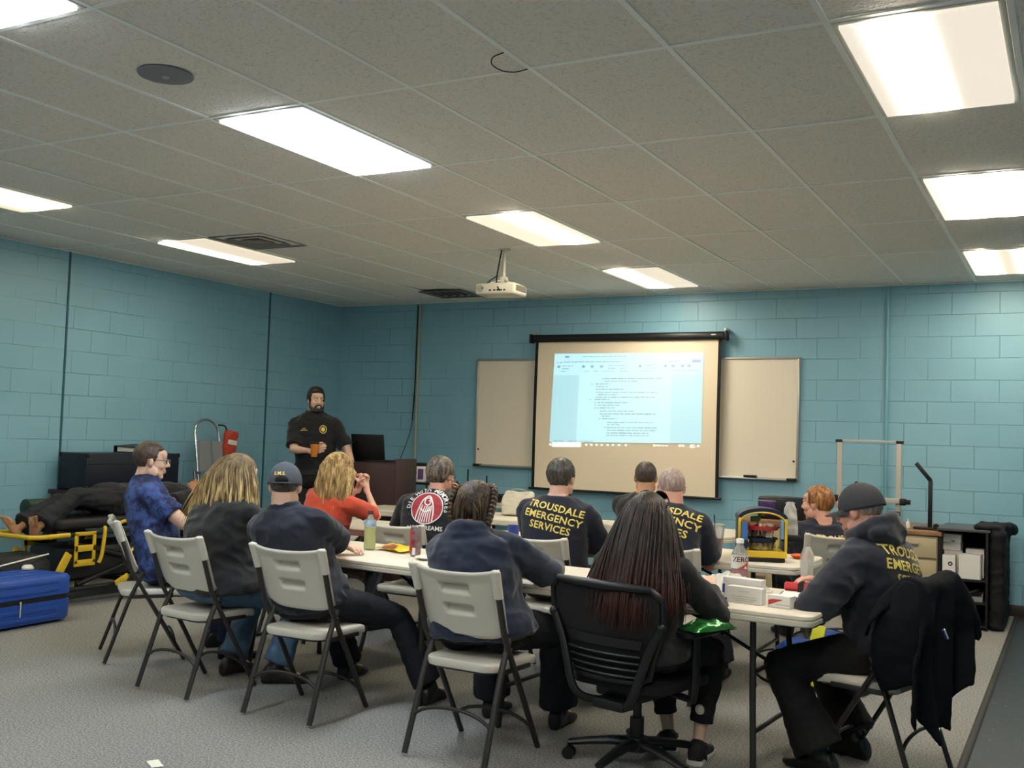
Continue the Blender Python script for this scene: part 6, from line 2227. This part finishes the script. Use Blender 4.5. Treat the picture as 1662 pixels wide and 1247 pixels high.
MB().add([V((.002, -.0616, .109)), V((.022, -.0616, .109)), V((.012, -.0616, .125))], [(0, 1, 2)]).build('triangle_mark', WHITE, t, smooth=False)
MB().box((-.0, -.0603, .04), (.06, .001, .006)).build('print_line', PRN, t, smooth=False)
t = wbox('large white box standing at the right of the bookcase shelf', (1.275, 6.83, SH), (.17, .12, .20))
MB().box((.078, -.0603, .1), (.004, .001, .195)).build('dark_edge', BLACK, t, smooth=False)
wbox('white box behind the large one on the bookcase shelf', (1.30, 6.98, SH), (.14, .12, .235))
wbox('white box tucked behind the tall marked box', (1.125, 6.98, SH), (.13, .12, .15))
wbox('flat white box, lowest of the three stacked at the top left of the bookcase', (1.130, 6.985, SH + .151), (.14, .14, .062), rz=4)
wbox('flat white box, middle of the three stacked at the top left of the bookcase', (1.126, 6.975, SH + .2145), (.14, .14, .062), rz=-3)
t = wbox('flat white box, topmost of the three stacked at the top left of the bookcase', (1.122, 6.98, SH + .278), (.145, .14, .07))
MB().box((.01, -.0706, .012), (.03, .001, .008)).build('dark_print', BLACK, t, smooth=False)
t = thing('paper_tray', 'grey plastic paper tray on the lower bookcase shelf', 'tray', (1.25, 6.9, .2245))
MB().box((0, 0, .004), (.24, .22, .006)).box((-.118, 0, .03), (.005, .22, .06)).box((.118, 0, .03), (.005, .22, .06)).box((0, .108, .03), (.24, .005, .06)).box((0, -.108, .02), (.24, .005, .04)).build('tray_body', mat('light grey plastic', '#8d8d8b', .5), t)
o = MB().tube(catmull([(1.08, 6.86, .30), (1.14, 6.79, .335), (1.25, 6.79, .29), (1.33, 6.80, .315), (1.35, 6.88, .30), (1.2, 6.95, .28), (1.12, 6.85, .286)], 6), .012).build('power_cable', BLACK, None)
tag(o, 'coiled black cable above the grey paper tray in the bookcase', 'cable')
mb = MB().box((1.475, 7.18, .41), (.11, .80, .80), bev=.03, seg=3)
mb.box((1.40, 7.12, .832), (.20, .66, .025), bev=.01)
mb.tube([(1.47, 6.80, .80), (1.50, 7.1, .825), (1.53, 7.4, .81), (1.56, 7.6, .77)], [.03, .035, .04, .045], 12)
o = remesh(mb, 'dust_cover', mat('black cover cloth', '#111113', .85, bump=.1), None, .012, 3, None, .008, 7, 8)
tag(o, 'black cloth cover draped over the right side of the bookcase', 'cover')
# scrap of paper on the carpet
o = MB().sheet(lambda u, v: ((u - .5) * .10, (v - .5) * .05, .004 + .008 * abs(noise.noise(V((u * 4, v * 4, 5))))), 8, 6, .001).build('paper_scrap', PAPER, None)
o.location, o.rotation_euler = (-1.42, .68, 0), (0, 0, R(-30))
tag(o, 'small torn white paper scrap on the carpet in the foreground', 'paper scrap')
# cup in the instructor's hand
h = inst.root.matrix_basis @ (inst.wr[1] + V(inst.s['hdir'][1]).normalized() * .075)
cupd = inst.root.matrix_basis.to_3x3() @ V((-.10, .45, 0)).normalized()
t = thing('coffee_cup', 'orange coffee cup with dark lid in the instructor\'s hand', 'cup', (h.x + cupd.x * -.0 - .012, h.y - .045, h.z - .075))
MB().lathe([(.027, 0), (.029, .002), (.040, .125), (.041, .128)], n=26).build('cup_body', mat('orange paper cup', '#e08a3c', .5), t)
MB().lathe([(.0285, .003), (.031, .03), (.0312, .03)], n=26, cap=False).build('white_base', WHITE, t)
MB().lathe([(.043, .124), (.044, .13), (.042, .142), (.036, .146), (0, .146)], n=26).build('lid', BLACK, t)
# phone in the hand of the man with the red circle shirt
h = ph8.root.matrix_basis @ (ph8.wr[1] + V(ph8.s['hdir'][1]).normalized() * .08)
t = thing('vape_pen', 'small black device held at the mouth of the man in the red circle shirt', 'device', (h.x - .01, h.y + .02, h.z), R(-20))
MB().box((0, 0, .02), (.022, .03, .075), Euler((R(25), 0, 0)), bev=.006).build('body', BLACK, t)
MB().tube([(0, -.015, .055), (0, -.022, .07)], .006).build('mouthpiece', BLACK, t)
